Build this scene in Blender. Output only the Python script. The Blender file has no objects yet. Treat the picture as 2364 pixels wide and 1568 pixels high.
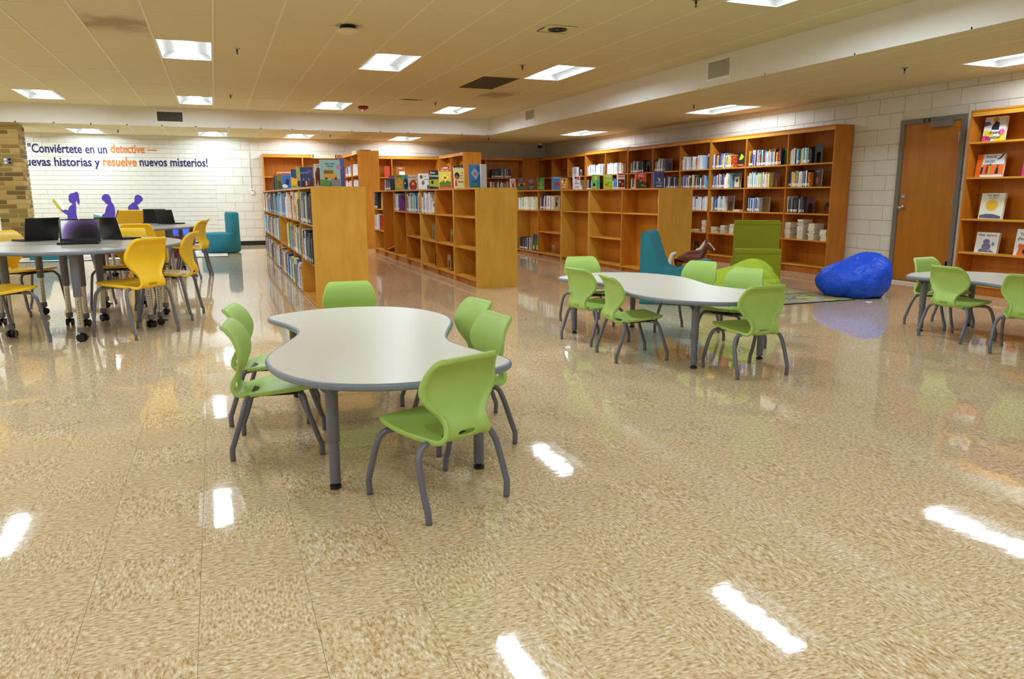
import bpy, bmesh, math, random
from mathutils import Vector, Matrix
R = random.Random(7)
SC = bpy.context.scene
COL = SC.collection
PI = math.pi

# ------------------------------------------------------------------ camera, world, exposure
F, PX, PY, CAMH = 1727.3, 1182.0, 784.0, 1.17
PITCH, YAW, ROLL = .1906, .3721, -.0029
cd = bpy.data.cameras.new('camera'); cam = bpy.data.objects.new('camera', cd); COL.objects.link(cam)
_fh = Vector((math.sin(YAW), math.cos(YAW), 0)); _r0 = Vector((math.cos(YAW), -math.sin(YAW), 0)); _z = Vector((0, 0, 1))
FW = _fh*math.cos(PITCH) - _z*math.sin(PITCH); _u0 = _z*math.cos(PITCH) + _fh*math.sin(PITCH)
RT = _r0*math.cos(ROLL) + _u0*math.sin(ROLL); UP = _u0*math.cos(ROLL) - _r0*math.sin(ROLL)
M = Matrix((RT, UP, -FW)).transposed().to_4x4(); M.translation = (0, 0, CAMH); cam.matrix_world = M
cd.sensor_width = 36; cd.lens = 36*F/2364; cd.clip_start = .05; cd.clip_end = 100
SC.camera = cam
w = bpy.data.worlds.new('world'); SC.world = w; w.use_nodes = True
w.node_tree.nodes['Background'].inputs[0].default_value = (.9, .95, 1, 1)
w.node_tree.nodes['Background'].inputs[1].default_value = .25
SC.view_settings.view_transform = 'Standard'; SC.view_settings.look = 'None'
SC.view_settings.gamma = 1; SC.view_settings.use_curve_mapping = False
SC.view_settings.exposure = 0.70
SC.cycles.use_denoising = True
SC.cycles.max_bounces = 8; SC.cycles.diffuse_bounces = 5; SC.cycles.glossy_bounces = 4
SC.cycles.caustics_reflective = False; SC.cycles.caustics_refractive = False
SC.cycles.sample_clamp_indirect = 6
LAMP = 29.0          # strength of every fluorescent lens

# a point of the place seen at pixel (x, y) of the photo, on a plane of constant X, Y or Z
def ray(x, y): return RT*(x-PX) - UP*(y-PY) + FW*F
def at_z(x, y, h=0): d = ray(x, y); t = (h-CAMH)/d.z; return Vector((d.x*t, d.y*t, h))
def at_x(x, y, X): d = ray(x, y); t = X/d.x; return Vector((X, d.y*t, CAMH+d.z*t))
def at_y(x, y, Y): d = ray(x, y); t = Y/d.y; return Vector((d.x*t, Y, CAMH+d.z*t))

# ------------------------------------------------------------------ materials
def lin(c):
    if isinstance(c, str): c = tuple(int(c[i:i+2], 16)/255 for i in (0, 2, 4))
    return tuple(v/12.92 if v <= .04045 else ((v+.055)/1.055)**2.4 for v in c) + (1,)
MATS = {}
def mat(name, col='808080', rough=.5, metal=0, coat=0, emit=0, bump=0, bscale=200, noise=0, nscale=8, spec=.5, obj=False, sheen=0):
    if name in MATS: return MATS[name]
    m = bpy.data.materials.new(name); m.use_nodes = True; nt = m.node_tree; b = nt.nodes['Principled BSDF']
    c = lin(col); b.inputs['Base Color'].default_value = c; b.inputs['Roughness'].default_value = rough
    b.inputs['Metallic'].default_value = metal; b.inputs['Coat Weight'].default_value = coat
    b.inputs['Specular IOR Level'].default_value = spec
    if sheen: b.inputs['Sheen Weight'].default_value = sheen
    if emit: b.inputs['Emission Color'].default_value = c; b.inputs['Emission Strength'].default_value = emit
    if noise:
        t = nt.nodes.new('ShaderNodeTexCoord'); n = nt.nodes.new('ShaderNodeTexNoise'); n.inputs['Scale'].default_value = nscale
        n.inputs['Detail'].default_value = 4
        r = nt.nodes.new('ShaderNodeMapRange'); r.inputs[3].default_value = 1-noise; r.inputs[4].default_value = 1+noise
        mx = nt.nodes.new('ShaderNodeMix'); mx.data_type = 'RGBA'; mx.blend_type = 'MULTIPLY'; mx.inputs[0].default_value = 1
        mx.inputs[6].default_value = c
        nt.links.new(t.outputs['Object'], n.inputs['Vector']); nt.links.new(n.outputs[0], r.inputs[0])
        nt.links.new(r.outputs[0], mx.inputs[7]); nt.links.new(mx.outputs[2], b.inputs['Base Color'])
    if bump:
        n2 = nt.nodes.new('ShaderNodeTexNoise'); n2.inputs['Scale'].default_value = bscale; n2.inputs['Detail'].default_value = 3
        t2 = nt.nodes.new('ShaderNodeTexCoord'); nt.links.new(t2.outputs['Object'], n2.inputs['Vector'])
        bp = nt.nodes.new('ShaderNodeBump'); bp.inputs['Strength'].default_value = bump; bp.inputs['Distance'].default_value = .002
        nt.links.new(n2.outputs[0], bp.inputs['Height']); nt.links.new(bp.outputs[0], b.inputs['Normal'])
    MATS[name] = m; return m
def N(nt, t, **k):
    n = nt.nodes.new('ShaderNode'+t)
    for a, v in k.items(): setattr(n, a, v)
    return n
def mth(nt, op, a, b=None):
    n = N(nt, 'Math', operation=op)
    for i, v in enumerate((a, b)):
        if v is None: continue
        if isinstance(v, (int, float)): n.inputs[i].default_value = v
        else: nt.links.new(v, n.inputs[i])
    return n.outputs[0]
TX0, TY0, TS = -.124, 2.261, .3048       # floor tile grid
def floor_mat():
    m = bpy.data.materials.new('waxed_vinyl_tile'); m.use_nodes = True; nt = m.node_tree; b = nt.nodes['Principled BSDF']; L = nt.links.new
    g = N(nt, 'NewGeometry'); s = N(nt, 'SeparateXYZ'); L(g.outputs['Position'], s.inputs[0])
    fx = mth(nt, 'FLOOR', mth(nt, 'DIVIDE', mth(nt, 'SUBTRACT', s.outputs[0], TX0), TS))
    fy = mth(nt, 'FLOOR', mth(nt, 'DIVIDE', mth(nt, 'SUBTRACT', s.outputs[1], TY0), TS))
    par = mth(nt, 'FLOORED_MODULO', mth(nt, 'ADD', fx, fy), 2.0)
    par = mth(nt, 'GREATER_THAN', par, .5)
    c1 = N(nt, 'CombineXYZ'); c2 = N(nt, 'CombineXYZ')
    L(mth(nt, 'MULTIPLY', s.outputs[0], .38), c1.inputs[0]); L(s.outputs[1], c1.inputs[1]); c1.inputs[2].default_value = 0
    L(s.outputs[0], c2.inputs[0]); L(mth(nt, 'MULTIPLY', s.outputs[1], .38), c2.inputs[1])
    L(mth(nt, 'ADD', mth(nt, 'MULTIPLY', fx, 3.1), mth(nt, 'MULTIPLY', fy, 7.7)), c1.inputs[2]); L(mth(nt, 'MULTIPLY', fx, 5.3), c2.inputs[2])
    mv = N(nt, 'Mix', data_type='VECTOR'); L(par, mv.inputs[0]); L(c1.outputs[0], mv.inputs[4]); L(c2.outputs[0], mv.inputs[5])
    n1 = N(nt, 'TexNoise'); n1.inputs['Scale'].default_value = 125; n1.inputs['Detail'].default_value = 3; n1.inputs['Roughness'].default_value = .6; L(mv.outputs[1], n1.inputs['Vector'])
    n2 = N(nt, 'TexNoise'); n2.inputs['Scale'].default_value = 55; n2.inputs['Detail'].default_value = 2; L(mv.outputs[1], n2.inputs['Vector'])
    cr = N(nt, 'ValToRGB'); e = cr.color_ramp.elements
    e[0].position = .32; e[0].color = lin('8a6a42'); e[1].position = .68; e[1].color = lin('fbf3e6')
    for p_, c_ in ((.40, 'b8935f'), (.48, 'd3b68c'), (.58, 'e2cba4')): q = cr.color_ramp.elements.new(p_); q.color = lin(c_)
    L(n1.outputs[0], cr.inputs[0])
    cr2 = N(nt, 'ValToRGB'); e = cr2.color_ramp.elements; e[0].position = .36; e[0].color = lin('c4a270'); e[1].position = .64; e[1].color = lin('eedcc0'); L(n2.outputs[0], cr2.inputs[0])
    mx = N(nt, 'Mix', data_type='RGBA'); mx.inputs[0].default_value = .22; L(cr.outputs[0], mx.inputs[6]); L(cr2.outputs[0], mx.inputs[7])
    L(mx.outputs[2], b.inputs['Base Color'])
    b.inputs['Roughness'].default_value = .6; b.inputs['Specular IOR Level'].default_value = .2; b.inputs['Coat Weight'].default_value = 1; b.inputs['Coat Roughness'].default_value = .035; b.inputs['Coat IOR'].default_value = 1.62
    n3 = N(nt, 'TexNoise'); n3.inputs['Scale'].default_value = 5; n3.inputs['Detail'].default_value = 4
    sc = N(nt, 'VectorMath', operation='MULTIPLY'); sc.inputs[1].default_value = (1, 1.6, 1); L(g.outputs['Position'], sc.inputs[0]); L(sc.outputs[0], n3.inputs['Vector'])
    bp = N(nt, 'Bump'); bp.inputs['Strength'].default_value = .16; bp.inputs['Distance'].default_value = .003; L(n3.outputs[0], bp.inputs['Height'])
    L(bp.outputs[0], b.inputs['Coat Normal']); MATS['floor'] = m; return m
def wood_mat(name, c1, c2, rough=.38, axis=2, nz=(14, 1.3)):
    m = bpy.data.materials.new(name); m.use_nodes = True; nt = m.node_tree; b = nt.nodes['Principled BSDF']; L = nt.links.new
    g = N(nt, 'NewGeometry'); sc = N(nt, 'VectorMath', operation='MULTIPLY')
    v = [nz[0]]*3; v[axis] = nz[1]; sc.inputs[1].default_value = v; L(g.outputs['Position'], sc.inputs[0])
    n1 = N(nt, 'TexNoise'); n1.inputs['Scale'].default_value = 1.6; n1.inputs['Detail'].default_value = 6; n1.inputs['Distortion'].default_value = .5; L(sc.outputs[0], n1.inputs['Vector'])
    n2 = N(nt, 'TexNoise'); n2.inputs['Scale'].default_value = 2.2; n2.inputs['Detail'].default_value = 2; L(g.outputs['Position'], n2.inputs['Vector'])
    a = mth(nt, 'ADD', mth(nt, 'MULTIPLY', n1.outputs[0], .6), mth(nt, 'MULTIPLY', n2.outputs[0], .4))
    cr = N(nt, 'ValToRGB'); e = cr.color_ramp.elements; e[0].position = .36; e[0].color = lin(c1); e[1].position = .64; e[1].color = lin(c2); L(a, cr.inputs[0])
    L(cr.outputs[0], b.inputs['Base Color']); b.inputs['Roughness'].default_value = rough; b.inputs['Specular IOR Level'].default_value = .4
    MATS[name] = m; return m
def book_mat(name, attr=False):
    m = bpy.data.materials.new(name); m.use_nodes = True; nt = m.node_tree; b = nt.nodes['Principled BSDF']; L = nt.links.new
    if attr: a = N(nt, 'Attribute', attribute_name='Col'); c = a.outputs['Color']
    else: a = N(nt, 'ObjectInfo'); c = a.outputs['Color']
    g = N(nt, 'NewGeometry'); n1 = N(nt, 'TexNoise'); n1.inputs['Scale'].default_value = 55; n1.inputs['Detail'].default_value = 2; L(g.outputs['Position'], n1.inputs['Vector'])
    k = mth(nt, 'MULTIPLY', mth(nt, 'GREATER_THAN', n1.outputs[0], .585), .75)
    inv = N(nt, 'HueSaturation'); inv.inputs['Hue'].default_value = .62; inv.inputs['Value'].default_value = 1.5; inv.inputs['Saturation'].default_value = .8; L(c, inv.inputs['Color'])
    mx = N(nt, 'Mix', data_type='RGBA'); L(k, mx.inputs[0]); L(c, mx.inputs[6]); L(inv.outputs[0], mx.inputs[7]); L(mx.outputs[2], b.inputs['Base Color'])
    b.inputs['Roughness'].default_value = .35; MATS[name] = m; return m
def objcol_mat(name, rough=.8, var=.15, bump=.3):
    m = mat(name, 'ffffff', rough, bump=bump, bscale=60); nt = m.node_tree; b = nt.nodes['Principled BSDF']
    a = N(nt, 'ObjectInfo'); nt.links.new(a.outputs['Color'], b.inputs['Base Color']); return m
FLOOR = floor_mat()
WPANEL = wood_mat('birch_end_panel', 'd19a34', 'dfab48', nz=(7, 1.1)); WCASE = wood_mat('oak_case', 'bf751c', 'd08a2c', nz=(10, 1.3)); WRIGHT = wood_mat('maple_case_dark', 'b0661a', 'c67a24', nz=(10, 1.3))
WSHELFX = wood_mat('shelf_board_grain', 'cc8a26', 'dda03a', axis=1); WDOOR = wood_mat('door_veneer', 'a96618', 'bb761f', nz=(9, .9))
BOOK = book_mat('book_cover'); BOOKS = book_mat('book_cover_many', True); PAGES = mat('book_pages', 'e6ddc4', .8, noise=.06, nscale=90); LABEL = mat('call_number_label', 'f2f2ee', .5)
WALL = mat('painted_block', 'dfddd4', .55, bump=.25, bscale=60); MORTAR = mat('painted_joint', 'd9d6ca', .7)
CEIL = mat('ceiling_tile', 'dbd2a8', .95, bump=.4, bscale=260, noise=.03, nscale=40); CEILST = mat('ceiling_tile_stained', 'd8ccaa', .95)
BAR = mat('ceiling_bar', 'e8e0c4', .6); SOFF = mat('bulkhead_paint', 'e9e7e2', .7, noise=.015, nscale=3)
PLG = mat('green_plastic', 'a9cc68', .40, bump=.12, bscale=420, spec=.45); PLY = mat('yellow_plastic', 'f9cb1c', .4, bump=.05, bscale=400)
STEEL = mat('grey_powder_coat', '70707c', .38, metal=.2); DARK = mat('dark_frame', '1e1e20', .5); CHROME = mat('chrome', 'd0cbc4', .18, metal=1)
LAM = mat('laminate_top', 'dad6cb', .32, spec=.5, noise=.01, nscale=50); LAMG = mat('laminate_grey', 'bab6ae', .28, noise=.02, nscale=50); EDGE = mat('grey_edge_band', '7c8494', .35)
BLACK = mat('black_plastic', '0a0a0b', .3); TEAL = mat('teal_fabric', '2f7d8e', .85, bump=.5, bscale=500, noise=.06, nscale=120, spec=.25); WHITE = mat('white_paint', 'f0f0ec', .5)
LIMEF = mat('lime_fabric', '868a1c', .9, bump=.5, bscale=500, noise=.07, nscale=150, spec=.2); MAROON = mat('maroon_fabric', '5c1030', .85, bump=.3)
BLUEB = mat('blue_nylon', '0450e4', .5, bump=.5, bscale=14, noise=.05, nscale=6); LIMEB = mat('lime_nylon', '9bb414', .6, bump=.5, bscale=14, noise=.05, nscale=6)
for _m, _s in ((BLUEB, 7), (LIMEB, 7)):
    for _n in _m.node_tree.nodes:
        if _n.type == 'BUMP': _n.inputs['Distance'].default_value = .05; _n.inputs['Strength'].default_value = .7; _n.inputs['Height'].links[0].from_node.inputs['Scale'].default_value = _s; _n.inputs['Height'].links[0].from_node.inputs['Distortion'].default_value = 1.2
FRAME = mat('door_frame_paint', '77736c', .5); NICKEL = mat('nickel', 'b8b4aa', .3, metal=1); BASEB = mat('black_rubber_base', '0c0c0c', .45)
GRILL = mat('grille_dark', '2c2925', .7); VENTW = mat('vent_white', 'd9d5cb', .5)
BRICK = objcol_mat('brick_face', .9); MORTB = mat('brick_mortar', 'cdbb84', .9, bump=.3)

# ------------------------------------------------------------------ mesh helpers
def link(name, me, m=None, parent=None, loc=None):
    o = bpy.data.objects.new(name, me); COL.objects.link(o)
    if m is not None:
        for q in (m if isinstance(m, (list, tuple)) else [m]): me.materials.append(q)
    if parent is not None: o.parent = parent
    if loc is not None: o.location = loc
    return o
def done(name, bm, m=None, parent=None, smooth=False, loc=None, ang=None):
    me = bpy.data.meshes.new(name); bmesh.ops.recalc_face_normals(bm, faces=bm.faces[:]); bm.to_mesh(me); bm.free()
    if smooth:
        for p in me.polygons: p.use_smooth = True
        if ang: me.set_sharp_from_angle(angle=math.radians(ang))
    return link(name, me, m, parent, loc)
def box(bm, a, b, mi=0, bev=0):
    x0, y0, z0 = (min(a[i], b[i]) for i in range(3)); x1, y1, z1 = (max(a[i], b[i]) for i in range(3))
    v = [bm.verts.new(c) for c in ((x0,y0,z0),(x1,y0,z0),(x1,y1,z0),(x0,y1,z0),(x0,y0,z1),(x1,y0,z1),(x1,y1,z1),(x0,y1,z1))]
    fs = [bm.faces.new([v[i] for i in q]) for q in ((0,3,2,1),(4,5,6,7),(0,1,5,4),(1,2,6,5),(2,3,7,6),(3,0,4,7))]
    for f in fs: f.material_index = mi
    if bev:
        es = list({e for f in fs for e in f.edges}); bmesh.ops.bevel(bm, geom=es, offset=bev, segments=2, affect='EDGES', profile=.6)
    return v
def boxo(name, a, b, m, parent=None, bev=0, loc=None):
    bm = bmesh.new(); box(bm, a, b, 0, bev); return done(name, bm, m, parent, bool(bev), loc, 40 if bev else None)
def cat(pts, n=5):
    P = [Vector(p) for p in pts]; Q = [P[0]*2-P[1]] + P + [P[-1]*2-P[-2]]; out = []
    for i in range(1, len(Q)-2):
        for k in range(n):
            t = k/n; a, b, c, d = Q[i-1], Q[i], Q[i+1], Q[i+2]
            out.append(.5*((2*b)+(c-a)*t+(2*a-5*b+4*c-d)*t*t+(3*b-a-3*c+d)*t**3))
    return out + [P[-1]]
def tube(bm, pts, r, seg=10, mi=0):
    rings = []; n = len(pts); pts = [Vector(p) for p in pts]; up = None
    for i, p in enumerate(pts):
        d = (pts[min(i+1, n-1)]-pts[max(i-1, 0)]).normalized()
        a = up if up is not None else (Vector((0, 0, 1)) if abs(d.z) < .8 else Vector((1, 0, 0)))
        s = d.cross(a).normalized(); u = s.cross(d).normalized(); up = u
        rr = r[i] if isinstance(r, (list, tuple)) else r
        rings.append([bm.verts.new(p+(s*math.cos(2*PI*k/seg)+u*math.sin(2*PI*k/seg))*rr) for k in range(seg)])
    for i in range(n-1):
        for k in range(seg):
            bm.faces.new((rings[i][k], rings[i][(k+1) % seg], rings[i+1][(k+1) % seg], rings[i+1][k])).material_index = mi
    bm.faces.new(rings[0][::-1]).material_index = mi; bm.faces.new(rings[-1]).material_index = mi
def lathe(bm, prof, seg=20, c=(0, 0), mi=0):
    rings = [[bm.verts.new((c[0]+r*math.cos(2*PI*k/seg), c[1]+r*math.sin(2*PI*k/seg), z)) for k in range(seg)] for r, z in prof]
    for i in range(len(rings)-1):
        for k in range(seg): bm.faces.new((rings[i][k], rings[i][(k+1) % seg], rings[i+1][(k+1) % seg], rings[i+1][k])).material_index = mi
    bm.faces.new(rings[0][::-1]).material_index = mi; bm.faces.new(rings[-1]).material_index = mi
def prism(bm, poly, z0, z1, mi=0, f=None):
    f = f or (lambda p, z: (p[0], p[1], z))
    a = [bm.verts.new(f(p, z0)) for p in poly]; b = [bm.verts.new(f(p, z1)) for p in poly]; n = len(poly)
    bm.faces.new(a[::-1]).material_index = mi; bm.faces.new(b).material_index = mi
    for i in range(n): bm.faces.new((a[i], a[(i+1) % n], b[(i+1) % n], b[i])).material_index = mi
def tag(o, label=None, cat_=None, group=None, kind=None):
    if label: o['label'] = label
    if cat_: o['category'] = cat_
    if group: o['group'] = group
    if kind: o['kind'] = kind
    return o
def empty(name, loc=(0, 0, 0), rz=0, label=None, cat_=None, group=None):
    o = bpy.data.objects.new(name, None); COL.objects.link(o); o.location = loc; o.rotation_euler = (0, 0, rz); o.empty_display_size = .1
    return tag(o, label, cat_, group)
def kids(o): return KID.get(o.name, [])
def copy_tree(o, parent=None):
    c = o.copy(); COL.objects.link(c); c.parent = parent
    for ch in list(o.children): copy_tree(ch, c)
    return c
def struct(name, a, b, m, parent=None):
    o = boxo(name, a, b, m, parent)
    if parent is None: o['kind'] = 'structure'
    return o

def text_obj(s, size, m, align='CENTER', bold=0, ext=.0002, name='lettering'):
    cu = bpy.data.curves.new(name, 'FONT'); cu.body = s; cu.size = size; cu.align_x = align; cu.extrude = ext; cu.offset = bold; cu.resolution_u = 3
    o = bpy.data.objects.new('tmp', cu); COL.objects.link(o); me = bpy.data.meshes.new_from_object(o.evaluated_get(bpy.context.evaluated_depsgraph_get())); bpy.data.objects.remove(o)
    me.materials.clear(); me.materials.append(m); return link(name, me)

# ------------------------------------------------------------------ room shell
ZC, ZL = 2.874, 2.521           # high ceiling, low ceiling
XS, YS = 6.0, 16.68             # faces of the two bulkheads
XW, YW = 8.56, 19.3             # right wall and back wall faces
XLW, YRW = -8.5, -4.0
floor = struct('floor', (XLW, YRW, -.12), (XW+.2, YW+.2, -.004), mat('floor_adhesive', '6b5a3a', .8))
tiles = []
i0, i1 = math.floor((XLW-TX0)/TS)+1, math.floor((XW-TX0)/TS); j0, j1 = math.floor((YRW-TY0)/TS), math.floor((YW-TY0)/TS)
def inview(p, mx=60):
    v = Vector(p)-Vector((0, 0, CAMH)); d = v.dot(FW)
    if d < .1: return False
    x = PX+F*v.dot(RT)/d; y = PY-F*v.dot(UP)/d
    return -mx < x < 2364+mx and -mx < y < 1568+mx
for i in range(i0, i1+1):
    for j in range(j0, j1+1):
        x, y = TX0+i*TS, TY0+j*TS; c = (x+TS/2, y+TS/2, 0)
        vis = any(inview((x+a*TS, y+b*TS, 0), 0) for a in (0, .5, 1) for b in (0, .5, 1))
        tiles.append((0 if vis else 1, math.hypot(c[0], c[1]), c, x+TS > XW or x < XLW))
tiles.sort(); g = .0005
tm = bpy.data.meshes.new('floor_tile'); bm = bmesh.new(); box(bm, (-TS/2+g, -TS/2+g, -.004), (TS/2-g, TS/2-g, 0)); bm.to_mesh(tm); bm.free(); tm.materials.append(FLOOR)
for k, (v, d, c, cut) in enumerate(tiles[:296]):
    o = link('floor_tile', tm, None, floor, c); o.rotation_euler = (R.gauss(0, .0007), R.gauss(0, .0007), 0)
bm = bmesh.new()
for v, d, c, cut in tiles[296:]:
    x0, x1, y0, y1 = c[0]-TS/2+g, c[0]+TS/2-g, c[1]-TS/2+g, c[1]+TS/2-g
    x1 = min(x1, XW); y1 = min(y1, YW); a, b = R.gauss(0, .00006), R.gauss(0, .00006)
    bm.faces.new([bm.verts.new(q) for q in ((x0, y0, -a-b), (x1, y0, a-b), (x1, y1, a+b), (x0, y1, -a+b))])
tag(done('floor_tile_field', bm, FLOOR, floor), kind='stuff')

# high ceiling, low ceiling
ceiling = struct('ceiling', (XLW, YRW, 3.1), (XW+.2, YW+.2, 3.2), CEIL)
CX0, CY0, TW = .113, 8.258, .6096
ROWY = {-3: 4.72, -2: 6.0, -1: 7.12}
def RY(j): return ROWY.get(j, CY0+1.2733*j) if j > -4 else 4.72+1.2733*(j+3)
def CXi(i): return CX0+TW*i
LIGHTS_HI = [(c, r) for c in (-13, -9, -5, -1, 3, 7) for r in (-7, -3, 1, 5)]
hi_skip = set(LIGHTS_HI) | {(6, 2)}
STAIN = {(-2, 0): 1, (7, 3): 1}
def tile_mesh(w_, l_, m, nm='ceiling_tile'):
    me = bpy.data.meshes.new(nm); bm = bmesh.new(); box(bm, (-w_/2, -l_/2, 0), (w_/2, l_/2, .014)); bm.to_mesh(me); bm.free(); me.materials.append(m); return me
def stain_mat():
    m = CEILST; nt = m.node_tree; b = nt.nodes['Principled BSDF']; L = nt.links.new
    t = N(nt, 'TexCoord'); n = N(nt, 'TexNoise'); n.inputs['Scale'].default_value = 3; L(t.outputs['Object'], n.inputs['Vector'])
    s = N(nt, 'VectorMath', operation='LENGTH'); L(t.outputs['Object'], s.inputs[0])
    v = mth(nt, 'SUBTRACT', mth(nt, 'ADD', n.outputs[0], .12), mth(nt, 'MULTIPLY', s.outputs['Value'], 1.1))
    r = N(nt, 'MapRange'); r.inputs[1].default_value = .1; r.inputs[2].default_value = .45; r.inputs[4].default_value = .7; L(v, r.inputs[0])
    mx = N(nt, 'Mix', data_type='RGBA'); mx.inputs[6].default_value = lin('d8ccaa'); mx.inputs[7].default_value = lin('94845c'); L(r.outputs[0], mx.inputs[0]); L(mx.outputs[2], b.inputs['Base Color'])
stain_mat()
cache = {}
hidden = bmesh.new()
for i in range(-15, 10):
    for j in range(-8, 7):
        if (i, j) in hi_skip: continue
        x0, x1 = CXi(i), min(CXi(i+1), XS+.02); y0, y1 = RY(j), min(RY(j+1), YS+.02)
        if i == 9: x1 = XS+.02
        if x1-x0 < .05: continue
        cx, cy = (x0+x1)/2, (y0+y1)/2
        if any(inview((a, b, ZC), 20) for a in (x0, cx, x1) for b in (y0, cy, y1)):
            st = (i, j) in STAIN; k = (round(x1-x0, 2), round(y1-y0, 2), st)
            if k not in cache: cache[k] = tile_mesh(k[0]-.004, k[1]-.004, CEILST if st else CEIL)
            link('ceiling_tile', cache[k], None, ceiling, (cx, cy, ZC+.004))
        elif x0 > XLW-1: box(hidden, (x0+.002, y0+.002, ZC+.004), (x1-.002, y1-.002, ZC+.014))
tag(done('ceiling_tile_field', hidden, CEIL, ceiling), kind='stuff')
for i in range(-14, 10):
    x = CXi(i); boxo('ceiling_bar', (-.012, -.0, 0), (.012, YS-YRW, .02), BAR, ceiling, loc=(x, YRW, ZC))
for j in range(-7, 7):
    boxo('ceiling_bar', (0, -.008, .0008), (XS-XLW, .008, .02), BAR, ceiling, loc=(XLW, RY(j), ZC))
# low ceiling: right strip and back strip
LXS = [XS-.0, 6.21, 6.83, 7.445, 8.08, XW]; LYS = [4.78-1.28*k for k in range(5, 0, -1)]+[4.78, 6.03, 7.35, 8.63, 9.88, 11.15, 12.4, 13.62, 14.82, 16.15, 17.6, 18.95, YW]
LIGHTS_LR = [(3, LYS.index(4.78)), (3, LYS.index(9.88)), (3, LYS.index(14.82)), (3, LYS.index(4.78)-4)]
for a in range(len(LXS)-1):
    for b in range(len(LYS)-1):
        if (a, b) in LIGHTS_LR: continue
        x0, x1, y0, y1 = LXS[a], LXS[a+1], LYS[b], LYS[b+1]; k = (round(x1-x0, 2), round(y1-y0, 2), 0)
        if y1 < 3: continue
        if k not in cache: cache[k] = tile_mesh(k[0]-.004, k[1]-.004, CEIL)
        link('ceiling_tile', cache[k], None, ceiling, ((x0+x1)/2, (y0+y1)/2, ZL+.004))
boxo('ceiling_tile_field', (XS, YRW, ZL+.004), (XW, 3.0, ZL+.016), CEIL, ceiling)['kind'] = 'stuff'
for x in LXS[1:-1]: boxo('ceiling_bar', (-.012, 0, 0), (.012, YW-3, .02), BAR, ceiling, loc=(x, 3, ZL))
for y in LYS[3:-1]: boxo('ceiling_bar', (0, -.008, .0008), (XW-XS, .008, .02), BAR, ceiling, loc=(XS, y, ZL))
BXS = [.375+.6165*k for k in range(-14, 10)]; BYS = [YS, 17.75, 19.1, YW]
LIGHTS_B = [-12, -8, -5, -1, 2, 6]
def bx(k): return .375+.6165*k
for k in range(-14, 10):
    x0, x1 = bx(k), min(bx(k+1), XS)
    if x1-x0 < .03: continue
    for b in range(3):
        if b == 1 and k in LIGHTS_B: continue
        kk = (round(x1-x0, 2), round(BYS[b+1]-BYS[b], 2), 0)
        if kk not in cache: cache[kk] = tile_mesh(kk[0]-.004, kk[1]-.004, CEIL)
        link('ceiling_tile', cache[kk], None, ceiling, ((x0+x1)/2, (BYS[b]+BYS[b+1])/2, ZL+.004))
for k in range(-13, 10): boxo('ceiling_bar', (-.012, 0, 0), (.012, YW-YS, .02), BAR, ceiling, loc=(bx(k), YS, ZL))
for y in BYS[1:-1]: boxo('ceiling_bar', (0, -.008, .0008), (XS-XLW, .008, .02), BAR, ceiling, loc=(XLW, y, ZL))
# bulkheads between the two heights
struct('bulkhead_right', (XS, YRW, ZL), (XS+.015, YS+.015, ZC+.16), SOFF)
struct('bulkhead_back', (XLW, YS, ZL), (XS, YS+.015, ZC+.16), SOFF)
# walls: core plus separate blocks where the blocks can be told apart
wr = struct('wall_right', (XW+.012, YRW, 0), (XW+.2, YW+.2, 3.1), MORTAR)
wb = struct('wall_back', (XLW, YW+.012, 0), (XW, YW+.2, 3.1), MORTAR)
struct('wall_left', (XLW-.2, YRW, 0), (XLW, YW+.2, 3.1), WALL)
struct('wall_rear', (XLW, YRW-.2, 0), (XW, YRW, 3.1), WALL)
BH, BL = .2032, .4064
def blockmesh(l, h):
    k = ('blk', round(l, 3), round(h, 3))
    if k not in cache:
        me = bpy.data.meshes.new('block'); bm = bmesh.new(); box(bm, (-l/2+.003, 0, -h/2+.003), (l/2-.003, .013, h/2-.003), 0, .002); bm.to_mesh(me); bm.free(); me.materials.append(WALL); cache[k] = me
    return cache[k]
DY0, DY1, DTOP = 6.74, 7.69, 2.125       # door opening with its frame
rest = bmesh.new()
for r in range(13):
    z0, z1 = r*BH, min((r+1)*BH, ZL+.01)
    if z0 > ZL: break
    y = 3.0+(BL/2 if r % 2 else 0)
    while y < YW:
        a, b = y, min(y+BL, YW); y += BL; segs = [(a, b)]
        if z0 < DTOP-.02:
            segs = [s for s in ((a, min(b, DY0)), (max(a, DY1), b)) if s[1]-s[0] > .02]
        for a, b in segs:
            seen = z1 > 2.1 or (DY1-.05 < b and a < 8.55)
            if seen:
                o = link('block', blockmesh(b-a, z1-z0), None, wr, (XW, (a+b)/2, (z0+z1)/2)); o.rotation_euler = (0, 0, -PI/2)
            else: box(rest, (XW, a+.003, z0+.003), (XW+.013, b-.003, z1-.003))
boxo('upper_wall_face', (XW, YRW, 0), (XW+.013, 3.0, ZL), WALL, wr)
tag(done('block_field', rest, WALL, wr), kind='stuff')
rest = bmesh.new(); XB = at_y(502, 480, YW).x
for r in range(13):
    z0, z1 = r*BH, min((r+1)*BH, ZL+.01)
    if z0 > ZL: break
    x = XB-(BL/2 if r % 2 else 0)
    while x < XW:
        a, b = max(x, XB), min(x+BL, XW); x += BL
        if b-a < .03: continue
        if z1 > 2.1 or b < 1.4: link('block', blockmesh(b-a, z1-z0), None, wb, ((a+b)/2, YW, (z0+z1)/2))
        else: box(rest, (a+.003, YW, z0+.003), (b-.003, YW+.013, z1-.003))
tag(done('block_field', rest, WALL, wb), kind='stuff')
rest = bmesh.new(); r = 0; z = 0
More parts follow.
